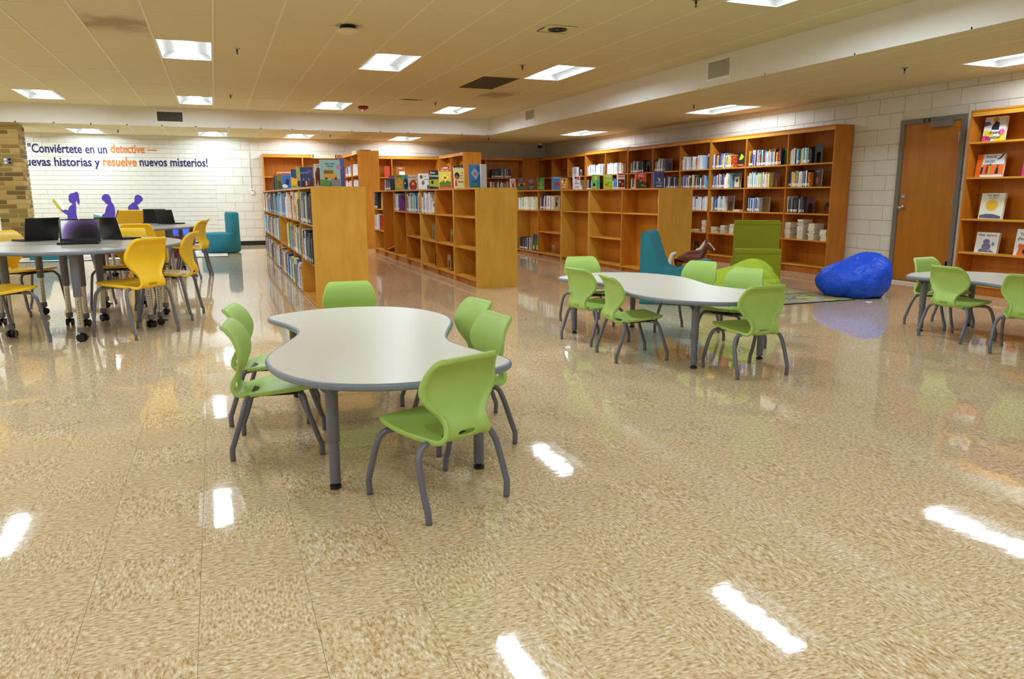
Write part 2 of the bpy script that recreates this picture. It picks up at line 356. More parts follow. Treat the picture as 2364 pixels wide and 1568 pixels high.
while z < ZL:
    x = XLW-(.15 if r % 2 else 0)
    while x < XB:
        a, b = max(x, XLW), min(x+.3, XB); x += .3
        if b-a > .02: box(rest, (a+.002, YW-R.random()*.0012, z+.003), (b-.002, YW+.013, min(z+.1016, ZL+.01)-.003))
    z += .1016; r += 1
tag(done('painted_brick_field', rest, WALL, wb), kind='stuff')
struct('baseboard_back', (XLW, YW-.008, 0), (1.1, YW-.0005, .1), BASEB)
struct('baseboard_right', (XW-.008, 7.72, 0), (XW-.0005, 8.3, .1), BASEB)
# brick column
bx0, bx1, by0, by1 = -3.80, -3.34, 16.86, 17.42
colm = struct('brick_column', (bx0+.012, by0+.012, 0), (bx1-.012, by1-.012, ZL), MORTB)
bcs = ['8d7136', '7a5f2c', 'a98a4a', '9c7c3e', '6b5428', 'b3955a']
def brick(l, h, loc, rz, light=0):
    k = ('brk', round(l, 2), round(h, 3))
    if k not in cache:
        me = bpy.data.meshes.new('brick'); bm = bmesh.new(); box(bm, (-l/2, 0, -h/2), (l/2, .02, h/2), 0, .003); bm.to_mesh(me); bm.free(); me.materials.append(BRICK); cache[k] = me
    o = link('brick', cache[k], None, colm, loc); o.rotation_euler = (0, 0, rz); o.color = lin(R.choice(bcs)); return o
ch = .0857
for r in range(int(ZL/ch)):
    z = (r+.5)*ch; sp = [(bx0, bx0+.295), (bx0+.305, bx1)] if r % 2 else [(bx0, bx0+.145), (bx0+.155, bx1)]
    for a, b in sp: brick(b-a-.006, ch-.016, ((a+b)/2, by0, z), 0)
    sp = [(by0+.022, by0+.26), (by0+.27, by1)] if r % 2 else [(by0+.022, by0+.4), (by0+.41, by1)]
    for a, b in sp: brick(b-a-.006, ch-.016, (bx1, (a+b)/2, z), PI/2)

# ------------------------------------------------------------------ ceiling lights
LENS = mat('lamp_lens', 'e3f3ff', .4, emit=LAMP)
REFL = mat('lamp_reflector', '9a9690', .6)
def make_light(wd=TW, ln=1.27):
    t = empty('ceiling_light')
    bm = bmesh.new(); a, b = wd/2-.006, ln/2-.006; f = .018
    for s in ((-a, -b, -a+f, b), (a-f, -b, a, b), (-a+f, -b, a-f, -b+f), (-a+f, b-f, a-f, b)): box(bm, (s[0], s[1], -.003), (s[2], s[3], .006))
    done('light_frame', bm, WHITE, t)
    for sg in (-1, 1):
        bm = bmesh.new(); prof = [(a-f, 0), (a-f-.015, .035), (a-f-.06, .065), (.15, .078), (.1, .068)]
        va = [bm.verts.new((sg*x, -b+f, z)) for x, z in prof]; vb = [bm.verts.new((sg*x, b-f, z)) for x, z in prof]
        for k in range(4): bm.faces.new((va[k], va[k+1], vb[k+1], vb[k]))
        done('reflector', bm, REFL, t, True)
        bm = bmesh.new(); box(bm, (-(a-f), sg*(b-f), 0), (a-f, sg*(b-f+.012), .1)); done('end_plate', bm, REFL, t)
    bm = bmesh.new(); prof = [(-.1, .068), (-.085, .045), (-.04, .036), (.04, .036), (.085, .045), (.1, .068)]
    va = [bm.verts.new((x, -b+f+.004, z)) for x, z in prof]; vb = [bm.verts.new((x, b-f-.004, z)) for x, z in prof]
    for k in range(5): bm.faces.new((va[k], va[k+1], vb[k+1], vb[k]))
    done('lamp_lens', bm, LENS, t)
    bm = bmesh.new(); box(bm, (-a+.002, -b+.002, .1), (a-.002, b-.002, .11)); done('light_housing', bm, WHITE, t)
    return t
L0 = make_light(); used = False
LIGHTLAB = {
 ('h', -1, 1): 'recessed ceiling light above the laptop tables, larger of the two beside the straight grid line',
 ('h', 3, 1): 'recessed ceiling light over the nearest low bookcases, right of the round black access point',
 ('h', 7, 1): 'recessed ceiling light next to the dark square grille, near the right bulkhead',
 ('h', 7, -3): 'recessed ceiling light cut by the top edge of the photo',
 ('h', -5, 5): 'recessed ceiling light on the high ceiling at the far left edge',
 ('h', -1, 5): 'recessed ceiling light just in front of the left bulkhead grille',
 ('h', 3, 5): 'recessed ceiling light beside the red fire alarm strobe',
 ('h', 7, 5): 'recessed ceiling light nearest the inner corner of the white bulkheads',
 ('r', 1): 'low ceiling light cut by the right edge above the display bookcase',
 ('r', 2): 'low ceiling light above the middle of the long wall of bookcases',
 ('r', 3): 'low ceiling light nearest the dark far corner on the right',
 ('b', -5): 'low ceiling light over the blue wall lettering start',
 ('b', -1): 'low ceiling light over the wall above the end of the lettering',
 ('b', 2): 'low ceiling light above the first tall back bookcase',
 ('b', 6): 'low ceiling light behind the inner corner of the bulkheads'}
def put_light(x, y, z, key):
    global used
    o = L0 if not used else copy_tree(L0); used = True
    o.location = (x, y, z)
    tag(o, LIGHTLAB.get(key, 'recessed white ceiling light outside the photo, behind or beside the camera'), 'ceiling light', 'recessed ceiling lights')
    return o
for c, r in LIGHTS_HI: put_light(CXi(c)+TW/2, (RY(r)+RY(r+1))/2, ZC, ('h', c, r))
for n_, (a, b) in enumerate(LIGHTS_LR):
    put_light((LXS[a]+LXS[a+1])/2, (LYS[b]+LYS[b+1])/2, ZL, ('r', n_+1))
for k in LIGHTS_B: put_light(bx(k)+.308, 18.425, ZL, ('b', k))

# ------------------------------------------------------------------ bookcases
def pt(face, X0, Y0, u, v, z):
    # face 'x': opening looks towards -X, u runs from far to near (left to right as seen); face 'y': opening looks towards -Y
    return (X0+v, Y0-u, z) if face == 'x' else (X0+u, Y0+v, z)
def bookcase(name, label, catg, face, X0, Y0, bays, depth, top, levels, base=.10, group=None, mt=None, ends=(True, True), endmat=None, double=False, closed_top=True, header=.05):
    """bays: list of u edges; levels: one list of shelf heights per bay (top surface of board)"""
    mt = mt or WCASE; endmat = endmat or WPANEL
    t = empty(name, (X0, Y0, 0), 0, label, catg, group)
    def B(nm, u0, v0, z0, u1, v1, z1, m):
        a = pt(face, 0, 0, u0, v0, z0); b = pt(face, 0, 0, u1, v1, z1)
        return boxo(nm, a, b, m, t)
    th = .019; u0, u1 = bays[0], bays[-1]
    if ends[0]: B('end_panel', u0, 0, 0, u0+.022, depth, top, endmat)
    if ends[1]: B('end_panel', u1-.022, 0, 0, u1, depth, top, endmat)
    for i, u in enumerate(bays):
        if (i == 0 and ends[0]) or (i == len(bays)-1 and ends[1]): continue
        B('divider', u-.011, .002, 0, u+.011, depth-.002, top-.02, mt)
    B('top_board', u0+.002, -.004 if closed_top else 0, top-.022, u1-.002, depth-.001, top-.0005, mt)
    if header: B('header_rail', u0+.02, .001, top-.022-header, u1-.02, .02, top-.022, WSHELFX)
    bk = depth/2 if double else depth-.008
    B('back_panel', u0+.02, bk-.004, .02, u1-.02, bk+.004, top-.022, mt)
    for i in range(len(bays)-1):
        a, b = bays[i]+.0115, bays[i+1]-.0115
        for z in levels[i]:
            B('shelf', a, .006, z-.02, b, (depth-.006 if double else bk-.005), z, WSHELFX)
        zb = min(levels[i]) if levels[i] else base
        if zb > base+.05: zb = base
        B('kick_board', a, .05, 0, b, .065, zb-.02, mt)
    return t
TL = 1.265
S1X, S2X, S3X, RX = .93, 3.045, 5.865, 8.22
low_levels = lambda n, z=(.9, .49, .10): [list(z) for _ in range(n)]
lowlab = dict(depth=.56, top=TL, face='x', double=True, mt=WCASE, header=0)
# first run (left), S1: near single bay, then three, then four
def edges(Y0, ys): return [Y0-y for y in ys]
bookcase('low_bookcase', 'low bookcase whose pale end panel stands behind the far green chair', 'bookcase', X0=S1X, Y0=9.3, bays=edges(9.3, [9.3, 8.06]), levels=[[.87, .455, .03]], group='low bookcases', **lowlab)
bookcase('low_bookcase', 'second unit of the leftmost low run, full of picture books', 'bookcase', X0=S1X, Y0=12.45, bays=edges(12.45, [12.45, 11.31, 10.36, 9.31]), levels=low_levels(3, (.88, .47, .03)), group='low bookcases', **lowlab)
bookcase('low_bookcase', 'farthest unit of the leftmost low run, next to the tall case against the back wall', 'bookcase', X0=S1X, Y0=16.3, bays=edges(16.3, [16.3, 15.3, 14.38, 13.49, 12.46]), levels=low_levels(4, (.88, .47, .03)), group='low bookcases', **lowlab)
bookcase('low_bookcase', 'empty low bookcase unit with the pale end panel in the middle aisle', 'bookcase', X0=S2X, Y0=10.0, bays=edges(10.0, [10.0, 9.04]), levels=low_levels(1), group='low bookcases', **lowlab)
bookcase('low_bookcase', 'middle run low bookcase with clear bookends, second unit back from the pale end panel', 'bookcase', X0=S2X, Y0=11.82, bays=edges(11.82, [11.82, 10.92, 10.01]), levels=low_levels(2), group='low bookcases', **lowlab)
bookcase('low_bookcase', 'farthest unit of the middle run, with two tall empty openings and a fallen board', 'bookcase', X0=S2X, Y0=15.6, bays=edges(15.6, [15.6, 14.69, 13.76, 12.81, 11.83]), levels=[[.91, .49, .11], [.11], [.9, .11], [.9, .5, .11]], group='low bookcases', **lowlab)
bookcase('low_bookcase', 'empty low bookcase unit beside the teal lounge chair', 'bookcase', X0=S3X, Y0=11.44, bays=edges(11.44, [11.44, 10.34, 9.28]), levels=[[.9, .49, .08], [.9, .08]], group='low bookcases', **lowlab)
bookcase('low_bookcase', 'empty single bay unit in the middle of the right-hand low run', 'bookcase', X0=S3X, Y0=12.54, bays=edges(12.54, [12.54, 11.45]), levels=[[.89, .08]], group='low bookcases', **lowlab)
bookcase('low_bookcase', 'farthest unit of the right-hand low run, holding two rows of library books', 'bookcase', X0=S3X, Y0=14.75, bays=edges(14.75, [14.75, 13.62, 12.55]), levels=[[.88, .07], [.9, .48, .07]], group='low bookcases', **lowlab)
# long tall run on the right wall
RY_ = [19.1, 18.2, 17.25, 16.28, 15.29, 14.28, 13.31, 12.34, 11.39, 10.42, 9.44, 8.49]
RZ = [1.62, 1.28, .89, .50, .12]
tall = dict(face='x', depth=.325, mt=WRIGHT, endmat=WRIGHT)
for a, b, lab, tp in ((8, 11, 'tall bookcase unit nearest the door, with stacks of paperbacks on its fourth shelf', 2.14),
                  (5, 8, 'tall wall bookcase unit behind the end of the right-hand low run', 2.15),
                  (3, 5, 'tall wall bookcase unit with maroon bookends, second from the dark corner', 2.165),
                  (0, 3, 'tall wall bookcase unit in the dark far corner', 2.15)):
    bookcase('tall_bookcase', lab, 'bookcase', X0=RX, Y0=RY_[a], bays=[RY_[a]-y for y in RY_[a:b+1]], top=tp, levels=[list(RZ) for _ in range(b-a)], group='tall bookcases on the right wall', base=.12, **tall)
# back wall run
BY = 18.95; back = dict(face='y', depth=.33, mt=WCASE, endmat=WCASE, base=.12)
bookcase('tall_bookcase', 'tall back wall bookcase with a cream sign clipped to its top rail', 'bookcase', X0=1.12, Y0=BY, bays=[0, .91, 1.84], top=2.14, levels=[list(RZ)]*2, **back)
bookcase('tall_bookcase', 'mostly empty tall back wall bookcase between the two projecting end panels', 'bookcase', X0=3.47, Y0=BY, bays=[0, .72, 1.93], top=2.14, levels=[list(RZ)]*2, **back)
bookcase('tall_bookcase', 'shadowed tall back wall bookcase right of the second projecting end panel', 'bookcase', X0=5.85, Y0=BY, bays=[0, .82, 1.90], top=2.15, levels=[list(RZ)]*2, **back)
bookcase('tall_bookcase', 'tall projecting bookcase whose orange side stands behind the left low run', 'bookcase', 'x', 2.98, BY, [0, 1.15, 2.05], .47, 2.14, [list(RZ)]*2, mt=WCASE, base=.12, double=True, endmat=WCASE)
bookcase('tall_bookcase', 'tall projecting bookcase whose orange side stands behind the fish cover book', 'bookcase', 'x', 5.40, BY, [0, 1.05, 2.05], .44, 2.15, [list(RZ)]*2, mt=WCASE, base=.12, double=True, endmat=WCASE)
boxo('corner_filler', (7.76, 18.97, 0), (8.2, 19.0, 2.15), WRIGHT); tag(bpy.data.objects['corner_filler'], 'plain wooden filler panel closing the dark corner between wall bookcases', 'panel')
# display case right of the door
DZ = [1.76, 1.36, .88, .49, .12]
DCX = 8.27
bookcase('display_bookcase', 'tall bookcase right of the door with picture books facing out', 'bookcase', 'x', DCX, 6.48, [0, 1.22, 2.4], .285, 2.12, [list(DZ)]*2, mt=WRIGHT, endmat=WRIGHT, base=.12)
# fallen board
bm = bmesh.new(); box(bm, (-.02, -.42, -.009), (.24, .42, .009)); o = done('loose_shelf_board', bm, WSHELFX, loc=(3.1, 14.22, .195)); o.rotation_euler = (R.random()*0-.16, 0, 0); tag(o, 'loose shelf board lying tilted in the bottom of the middle run', 'board')

# ------------------------------------------------------------------ books
bmc = {}
def book_mesh(tk, h, d, lab, stuff_bm=None, at=None, rot=None, color=None):
    """upright book: x thickness, spine at y=0 looking -y, z height"""
    bm = stuff_bm or bmesh.new(); n0 = len(bm.verts); st = len(bm.faces)
    c = .0022
    box(bm, (-tk/2, 0, 0), (-tk/2+c, d, h), 0); box(bm, (tk/2-c, 0, 0), (tk/2, d, h), 0); box(bm, (-tk/2+c, 0, 0), (tk/2-c, c, h), 0)
    box(bm, (-tk/2+c, c, .003), (tk/2-c, d-.003, h-.003), 1)
    if lab: box(bm, (-tk/2+.0004, -.0005, .018), (tk/2-.0004, .0005, .018+.036), 2)
    return bm
def get_book(tk, h, d, lab):
    k = (round(tk, 3), round(h, 2), round(d, 2), lab)
    if k not in bmc:
        bm = book_mesh(k[0], k[1], k[2], lab); bmesh.ops.recalc_face_normals(bm, faces=bm.faces[:]); me = bpy.data.meshes.new('book'); bm.to_mesh(me); bm.free()
        for m in (BOOK, PAGES, LABEL): me.materials.append(m)
        bmc[k] = me
    return bmc[k]
PAL = {'mix': ['f2f2f0', 'e9e6dc', '2c3e9a', '1d2a55', 'c23026', 'e2b32c', '2f8ac9', '7ec4dc', '232323', '7c4aa0', '2c7a52', 'e8792c', 'f5f5f5', 'cfd6dd', '93392f', 'ffffff'],
       'dark': ['1c1c20', '2a2f3d', '3a3a40', 'c9c9c9', '40262a', '1d3040', '55585e', 'e6e6e6', '20242c', '5b6a86'],
       'white': ['f4f4f2', 'e9e9ea', 'dfe7ee', 'f0e8d8', 'a9c7de', 'd85c48', 'efefef', '5a6a90', 'f5f5f5', 'd4d4d4'],
       'blue': ['2fa0d2', '1e5fae', '6fc6e0', 'e8eef2', '25406f', 'f0f0f0', '3fb0b8', '202834', 'bcd8e8', 'e0c940'],
       'warm': ['d8442c', 'e98a2c', 'f2d24a', 'f2efe6', '7a2a2c', 'efe2c0', '3a2a26', 'f5f5f0', '4f7fb5', 'e8b0b8'],
       'pastel': ['f0e48a', 'bfe0ea', 'f4f4ee', 'a8d890', 'f0b890', 'e8e8e8', '8fc3e6', 'f5d860', 'f5f5f5', 'd8ecd0']}
CN = {'f':'white', 'e':'pale', 'd':'pale'}
import colorsys
def cname(h):
    r, g, b = (int(h[i:i+2], 16)/255 for i in (0, 2, 4)); hh, s, v = colorsys.rgb_to_hsv(r, g, b)
    if v < .22: return 'black'
    if s < .14: return 'white' if v > .88 else ('light grey' if v > .65 else 'grey')
    k = 'dark ' if v < .42 else ('pale ' if s < .4 and v > .7 else '')
    hh *= 360
    n = 'red' if hh < 14 or hh > 340 else 'orange' if hh < 38 else 'yellow' if hh < 68 else 'green' if hh < 165 else 'teal' if hh < 196 else 'blue' if hh < 250 else 'purple' if hh < 300 else 'pink'
    if n == 'orange' and (v < .5): n = 'brown'; k = ''
    if n == 'orange' and s < .4: n = 'cream'; k = ''
    return k+n
ORD = ['first', 'second', 'third', 'fourth', 'fifth', 'sixth', 'seventh', 'eighth', 'ninth', 'tenth', 'eleventh', 'twelfth', 'thirteenth', 'fourteenth', 'fifteenth', 'sixteenth', 'seventeenth', 'eighteenth', 'nineteenth', 'twentieth']
def ordn(i): return ORD[i] if i < 20 else '%d%s' % (i+1, {1: 'st', 2: 'nd', 3: 'rd'}.get((i+1) % 10 if (i+1) not in (11, 12, 13) else 0, 'th'))
PEND = []      # every spine-out book: (distance, dict)
def row(face, X0, Y0, ua, ub, z, pal, where, maxh=.26, tk=(.011, .022), inset=.03, depth=.17, hh=(.19, .25), lean=.03, grp='books on the tall wall shelves'):
    u = ua; i = 0
    while u < ub-.02:
        t_ = R.uniform(*tk); t_ = round(t_/.003)*.003; h = min(maxh, round(R.uniform(*hh)/.01)*.01); c = R.choice(PAL[pal])
        ln = R.gauss(0, lean) if R.random() < .25 else R.gauss(0, .006)
        if abs(ln) > .02: u += abs(ln)*.1
        x, y, zz = pt(face, X0, Y0, u+t_/2, inset+R.uniform(0, .012), z+.0006)
        rz = -PI/2 if face == 'x' else 0
        PEND.append((math.dist((x, y, zz), (0, 0, CAMH)), dict(t=t_, h=h, d=depth, loc=(x, y, zz+abs(math.sin(ln))*t_/2), rz=rz, ln=ln, c=c, lab=R.random() < .8, label='%s book, %s from left, %s' % (cname(c), ordn(i), where), grp=grp)))
        u += t_+.0012; i += 1
def rbay(k): # right run bay counted from the door; returns u range in world Y
    return RY_[11-k-1], RY_[11-k]
def rrow(k, r, f0, f1, pal, **kw):
    ya, yb = rbay(k); L_ = ya-yb-.03
    where = '%s shelf, %s wall bay from the door' % (ORD[r-1], ORD[k]) if k else '%s shelf, wall bay nearest the door' % ORD[r-1]
    row('x', RX, ya-.015, f0*L_, f1*L_, RZ[r-1], pal, where, tk=kw.pop('tk', (.015, .024)), **kw)
rrow(0,1,.01,.50,'blue'); rrow(0,1,.5,.515,'warm'); rrow(0,2,.01,.5,'mix'); rrow(0,3,.01,.42,'dark')
rrow(1,1,.02,.83,'mix', hh=(.19, .27)); rrow(1,2,.02,.58,'pastel'); rrow(1,3,.02,.36,'blue')
rrow(2,1,.02,.58,'warm'); rrow(2,2,.02,.55,'mix'); rrow(2,3,.02,.42,'blue')
rrow(3,1,.02,.72,'white'); rrow(3,2,.02,.82,'mix'); rrow(3,3,.3,.97,'white')
rrow(4,1,.03,.42,'dark'); rrow(4,2,.42,.95,'dark')
rrow(5,1,.04,.62,'dark'); rrow(5,2,.05,.4,'mix'); rrow(6,1,.02,.76,'white'); rrow(6,2,.02,.5,'blue')
rrow(7,1,.02,.86,'white'); rrow(7,2,.05,.4,'dark'); rrow(8,1,.2,.48,'mix'); rrow(8,2,.3,.6,'white')
# shadowed back wall books
row('y', 5.85, BY, 1.0, 1.55, 1.62, 'dark', 'top shelf of the shadowed back bookcase', tk=(.02, .03), grp='books on the back wall shelves')
row('y', 5.85, BY, .95, 1.5, 1.28, 'warm', 'second shelf of the shadowed back bookcase', tk=(.02, .03), grp='books on the back wall shelves')
row('x', 2.98, BY, .1, 1.1, 1.62, 'mix', 'far bay of the first projecting tall case', tk=(.02, .03), grp='books on the projecting tall cases')
row('x', 2.98, BY, 1.2, 2.0, 1.62, 'white', 'near bay of the first projecting tall case', tk=(.02, .03), grp='books on the projecting tall cases')
row('x', 2.98, BY, .1, 1.1, 1.28, 'warm', 'second shelf, far bay of the first projecting case', tk=(.02, .03), grp='books on the projecting tall cases')
row('x', 2.98, BY, 1.2, 2.0, 1.28, 'white', 'second shelf, near bay of the first projecting case', tk=(.02, .03), grp='books on the projecting tall cases')
row('x', 5.40, BY, .1, 1.0, 1.62, 'mix', 'far bay of the second projecting tall case', tk=(.02, .03), grp='books on the projecting tall cases')
row('x', 5.40, BY, 1.1, 2.0, 1.62, 'dark', 'near bay of the second projecting tall case', tk=(.02, .03), grp='books on the projecting tall cases')
# left run, stuffed with picture books
S1E = [16.3, 15.3, 14.38, 13.49, 12.46, 11.31, 10.36, 9.31, 8.06]
s1p = ['mix', 'mix', 'dark', 'blue', 'blue', 'mix', 'warm', 'dark']
for b in range(8):
    ya, yb = S1E[b]-.02, S1E[b+1]+.03
    for r, z in enumerate((.88, .47, .03)):
        if b == 7: z = (.87, .455, .03)[r]
        f0, f1 = 0, 1
        if b == 7 and r == 2: continue
        if b == 7: f0, f1 = .12, .97
        if b == 4 and r == 1: continue
        if b == 5 and r == 1: f0 = .25
        row('x', S1X, ya, f0*(ya-yb), f1*(ya-yb), z, R.choice(s1p) if r else s1p[b], '%s shelf, %s bay of left low run' % (('top', 'middle', 'bottom')[r], ('farthest', 'second farthest', 'third farthest', 'fourth farthest', 'fourth', 'third', 'second', 'nearest')[b]),
            maxh=.35, hh=(.24, .345), tk=(.018, .036), inset=-.015, depth=.22, lean=.05, grp='picture books in the left low run')
row('x', S1X, 9.28, .86*1.2, 1.2, .03, 'white', 'leaning on the bottom shelf of the nearest low unit', maxh=.33, hh=(.25, .33), tk=(.018, .03), inset=-.01, depth=.22, grp='picture books in the left low run') if False else None
# middle run
def s2(ya, yb, z, f0, f1, pal, wh): row('x', S2X, ya-.02, f0*(ya-yb-.04), f1*(ya-yb-.04), z, pal, wh, maxh=.33, hh=(.24, .32), tk=(.015, .03), inset=.0, depth=.22, grp='picture books in the middle low run')
s2(11.82, 10.92, .9, .05, .62, 'white', 'top shelf of the middle run, left of the cat cover'); s2(12.81, 11.83, .9, .02, .98, 'blue', 'top shelf of the middle run, third bay back'); s2(13.76, 12.81, .9, .02, .5, 'mix', 'top shelf of the middle run, fourth bay back')
s2(15.6, 14.69, .91, .0, .4, 'dark', 'top shelf at the far end of the middle run'); s2(15.6, 14.69, .49, .0, .6, 'white', 'middle shelf at the far end of the middle run')
# third run, far bays
def s3(ya, yb, z, f0, f1, pal, wh): row('x', S3X, ya-.02, f0*(ya-yb-.04), f1*(ya-yb-.04), z, pal, wh, maxh=.27, hh=(.2, .26), tk=(.018, .03), inset=.02, depth=.18, grp='library books in the right-hand low run')
s3(14.75, 13.62, .88, .02, .98, 'pastel', 'top shelf of the farthest bay, right-hand low run'); s3(14.75, 13.62, .07, .1, .62, 'dark', 'bottom shelf of the farthest bay, right-hand low run')
s3(13.62, 12.55, .9, .02, .6, 'mix', 'top shelf beside the chicken cover book')
# leaning books on top of the middle run
row('x', S2X, 14.75, .0, .55, TL, 'dark', 'standing on top of the middle run before the purple cover', maxh=.24, hh=(.15, .24), tk=(.02, .03), inset=.05, lean=.12, depth=.16, grp='small books standing on the middle run')
PEND.sort(key=lambda q: q[0])
for k, (d_, p) in enumerate(PEND): p['k'] = k

def place_books(nind):
    seen = {}
    for d_, p in PEND[:nind]:
        o = link('book', get_book(p['t'], p['h'], p['d'], p['lab']), None, None, p['loc']); o.rotation_euler = (0, p['ln'], p['rz']) if p['rz'] == 0 else (0, p['ln'], p['rz'])
        o.color = lin(p['c']); lb = p['label']; tag(o, lb, 'book', p['grp'])
    me_v, me_f, me_m, me_c = [], [], [], []
    base = {}
    for d_, p in PEND[nind:]:
        k = (round(p['t'], 3), round(p['h'], 2), round(p['d'], 2), p['lab'])
        src = get_book(*k)
        if k not in base: base[k] = ([v.co.copy() for v in src.vertices], [(list(q.vertices), q.material_index) for q in src.polygons])
        Mx = Matrix.Translation(p['loc']) @ Matrix.Rotation(p['rz'], 4, 'Z') @ Matrix.Rotation(p['ln'], 4, 'Y'); n = len(me_v)
        vs, fs = base[k]; me_v += [Mx @ v for v in vs]; c = lin(p['c'])
        for q, mi in fs: me_f.append([n+i for i in q]); me_m.append(mi); me_c.append(c)
    if not me_v: return
    me = bpy.data.meshes.new('library_books'); me.from_pydata(me_v, [], me_f)
    for m in (BOOKS, PAGES, LABEL): me.materials.append(m)
    me.polygons.foreach_set('material_index', me_m)
    ca = me.color_attributes.new('Col', 'FLOAT_COLOR', 'CORNER'); buf = []
    for q, c in zip(me.polygons, me_c): buf += list(c)*q.loop_total
    ca.data.foreach_set('color', buf)
    tag(link('library_books', me), 'the remaining far rows of library books packed on the low runs and wall shelves', 'books', None, 'stuff')

# flat stacks of paperbacks
def flat_mesh(t_, w_, d_):
    k = ('flat', round(t_, 3), round(w_, 2), round(d_, 2))
    if k not in bmc:
        bm = bmesh.new(); c = .0015
        box(bm, (-w_/2, 0, 0), (w_/2, d_, c), 0); box(bm, (-w_/2, 0, t_-c), (w_/2, d_, t_), 0); box(bm, (-w_/2, d_-c, c), (w_/2, d_, t_-c), 0); box(bm, (-w_/2+.002, .002, c), (w_/2-.002, d_-c, t_-c), 1)
        me = bpy.data.meshes.new('paperback'); bmesh.ops.recalc_face_normals(bm, faces=bm.faces[:]); bm.to_mesh(me); bm.free()
        for m in (BOOK, PAGES): me.materials.append(m)
        bmc[k] = me
    return bmc[k]
NST = [0]
def stack(X, Y, z, n, where, tk=(.018, .034), w_=.12, cols=('efe9dc', 'd9d2c0', 'c8c0ac', '8a8478')):
    for i in range(n):
        t_ = round(R.uniform(*tk)/.002)*.002; o = link('paperback', flat_mesh(t_, w_, .18), None, None, (X+R.uniform(-.006, .006), Y+R.uniform(-.008, .008), z+.0006))
        o.rotation_euler = (0, 0, -PI/2+R.uniform(-.08, .08)); o.color = lin(R.choice(cols)); z += t_+.0006; NST[0] += 1
        pos = 'bottom' if i == 0 else ('topmost' if i == n-1 else ordn(i)+' from the bottom')
        tag(o, 'flat paperback, %s in %s' % (pos, where), 'book', 'paperback stacks on the fourth shelf')
for f, n, wh in ((.07, 9, 'the left stack of the bay nearest the door'), (.37, 10, 'the second stack of the bay nearest the door'), (.62, 9, 'the third stack of the bay nearest the door'), (.88, 5, 'the short stack, bay nearest the door')):
    stack(RX+.03, 9.44-f*.93, RZ[3], n, wh)
stack(RX+.03, 10.42-.86*.95, RZ[3], 8, 'the stack right of the tall lime chair')
for f, n, wh in ((.14, 4, 'the low stack left of the tall lime chair'), (.42, 5, 'the middle stack left of the tall lime chair'), (.7, 6, 'the stack touching the tall lime chair')):
    stack(RX+.03, 11.39-f*.93, RZ[3], n, wh)
stack(RX+.03, 12.34-.86*.93, RZ[3], 8, 'the tall thin stack of the fourth wall bay', tk=(.02, .03), cols=('f0f0f0', 'd8dce2', 'e8e4da'))
stack(RX+.03, 12.34-.5*.93, RZ[3], 2, 'the pair lying beside the tall thin stack', tk=(.018, .024), w_=.2)
stack(RX+.03, 11.39-.8*.93, RZ[2], 1, 'a layer alone on the third shelf', w_=.16)
# face-out covers on the shelves of the wall run
def panel_art(o, arts, w_, h_, y=-.0006):
    """flat print of a cover: (kind, colour, data...) in cover fractions"""
    for a in arts:
        kind, colr = a[0], a[1]; m = mat('print_'+colr, colr, .45); bm = bmesh.new()
        if kind == 'dash':
            n_, cx, cz, sz = a[2:6]; gw = sz*.42*h_
            for q in range(n_):
                if q and q == n_//2 and n_ > 7: continue
                x0 = cx*w_-w_/2+(q-n_/2)*gw*1.25; z0 = cz*h_+R.uniform(-.06, .06)*sz*h_; hh_ = sz*h_*R.uniform(.55, .8)
                prism(bm, [(x0, z0), (x0+gw*.35, z0), (x0+gw*.3, z0+hh_*.4), (x0+gw*R.uniform(.7, 1), z0+hh_*.1), (x0+gw*.95, z0+hh_), (x0+gw*.1, z0+hh_*.95)], 0, .0004, 0, lambda p, z: (p[0], y-.0009-z, p[1]))
            done('cover_print', bm, m, o); continue
        if kind == 'poly': pts = [(x*w_-w_/2, z*h_) for x, z in a[2]]
        elif kind == 'ell':
            cx, cz, rx, rz = a[2]; pts = [(cx*w_-w_/2+rx*w_*math.cos(2*PI*k/18), cz*h_+rz*h_*math.sin(2*PI*k/18)) for k in range(18)]
        elif kind == 'text':
            s, cx, cz, sz = a[2:6]; t = text_obj(s, sz*h_, m, 'CENTER', .0006*(sz*h_/.04), .0002, 'title'); t.parent = o; t.location = (cx*w_-w_/2, y-.0006, cz*h_); t.rotation_euler = (PI/2, 0, 0)
            bm.free(); continue
        q = a[3] if kind != 'text' and len(a) > 3 else 0
        prism(bm, pts, 0, .0004, 0, lambda p, z: (p[0], y-q*.0003-z, p[1])); done('cover_print', bm, m, o)
def cover(name, loc, rz, w_, h_, t_, colr, arts, label, grp, tilt=.12, catg='book', pages=True, spine=None):
    """a book standing face out: cover looks towards local -y, leaning back by tilt"""
    t = empty(name, loc, rz, label, catg, grp); t.rotation_euler = (-tilt, 0, rz)
    bm = bmesh.new(); c = .0025
    box(bm, (-w_/2, 0, 0), (w_/2, c, h_), 0); box(bm, (-w_/2, t_-c, 0), (w_/2, t_, h_), 0); box(bm, (-w_/2, c, 0), (-w_/2+c, t_-c, h_), 0)
    done('cover', bm, mat('cover_'+colr, colr, .3, noise=.08, nscale=30), t)
    bm = bmesh.new(); box(bm, (-w_/2+c, c, .003), (w_/2-.003, t_-c, h_-.003)); done('pages', bm, PAGES, t)
    panel_art(t, arts, w_, h_)
    return t
G1, G2, G3 = 'picture books facing out on the left low run', 'picture books facing out on the middle low run', 'chapter books facing out on the right-hand low run'
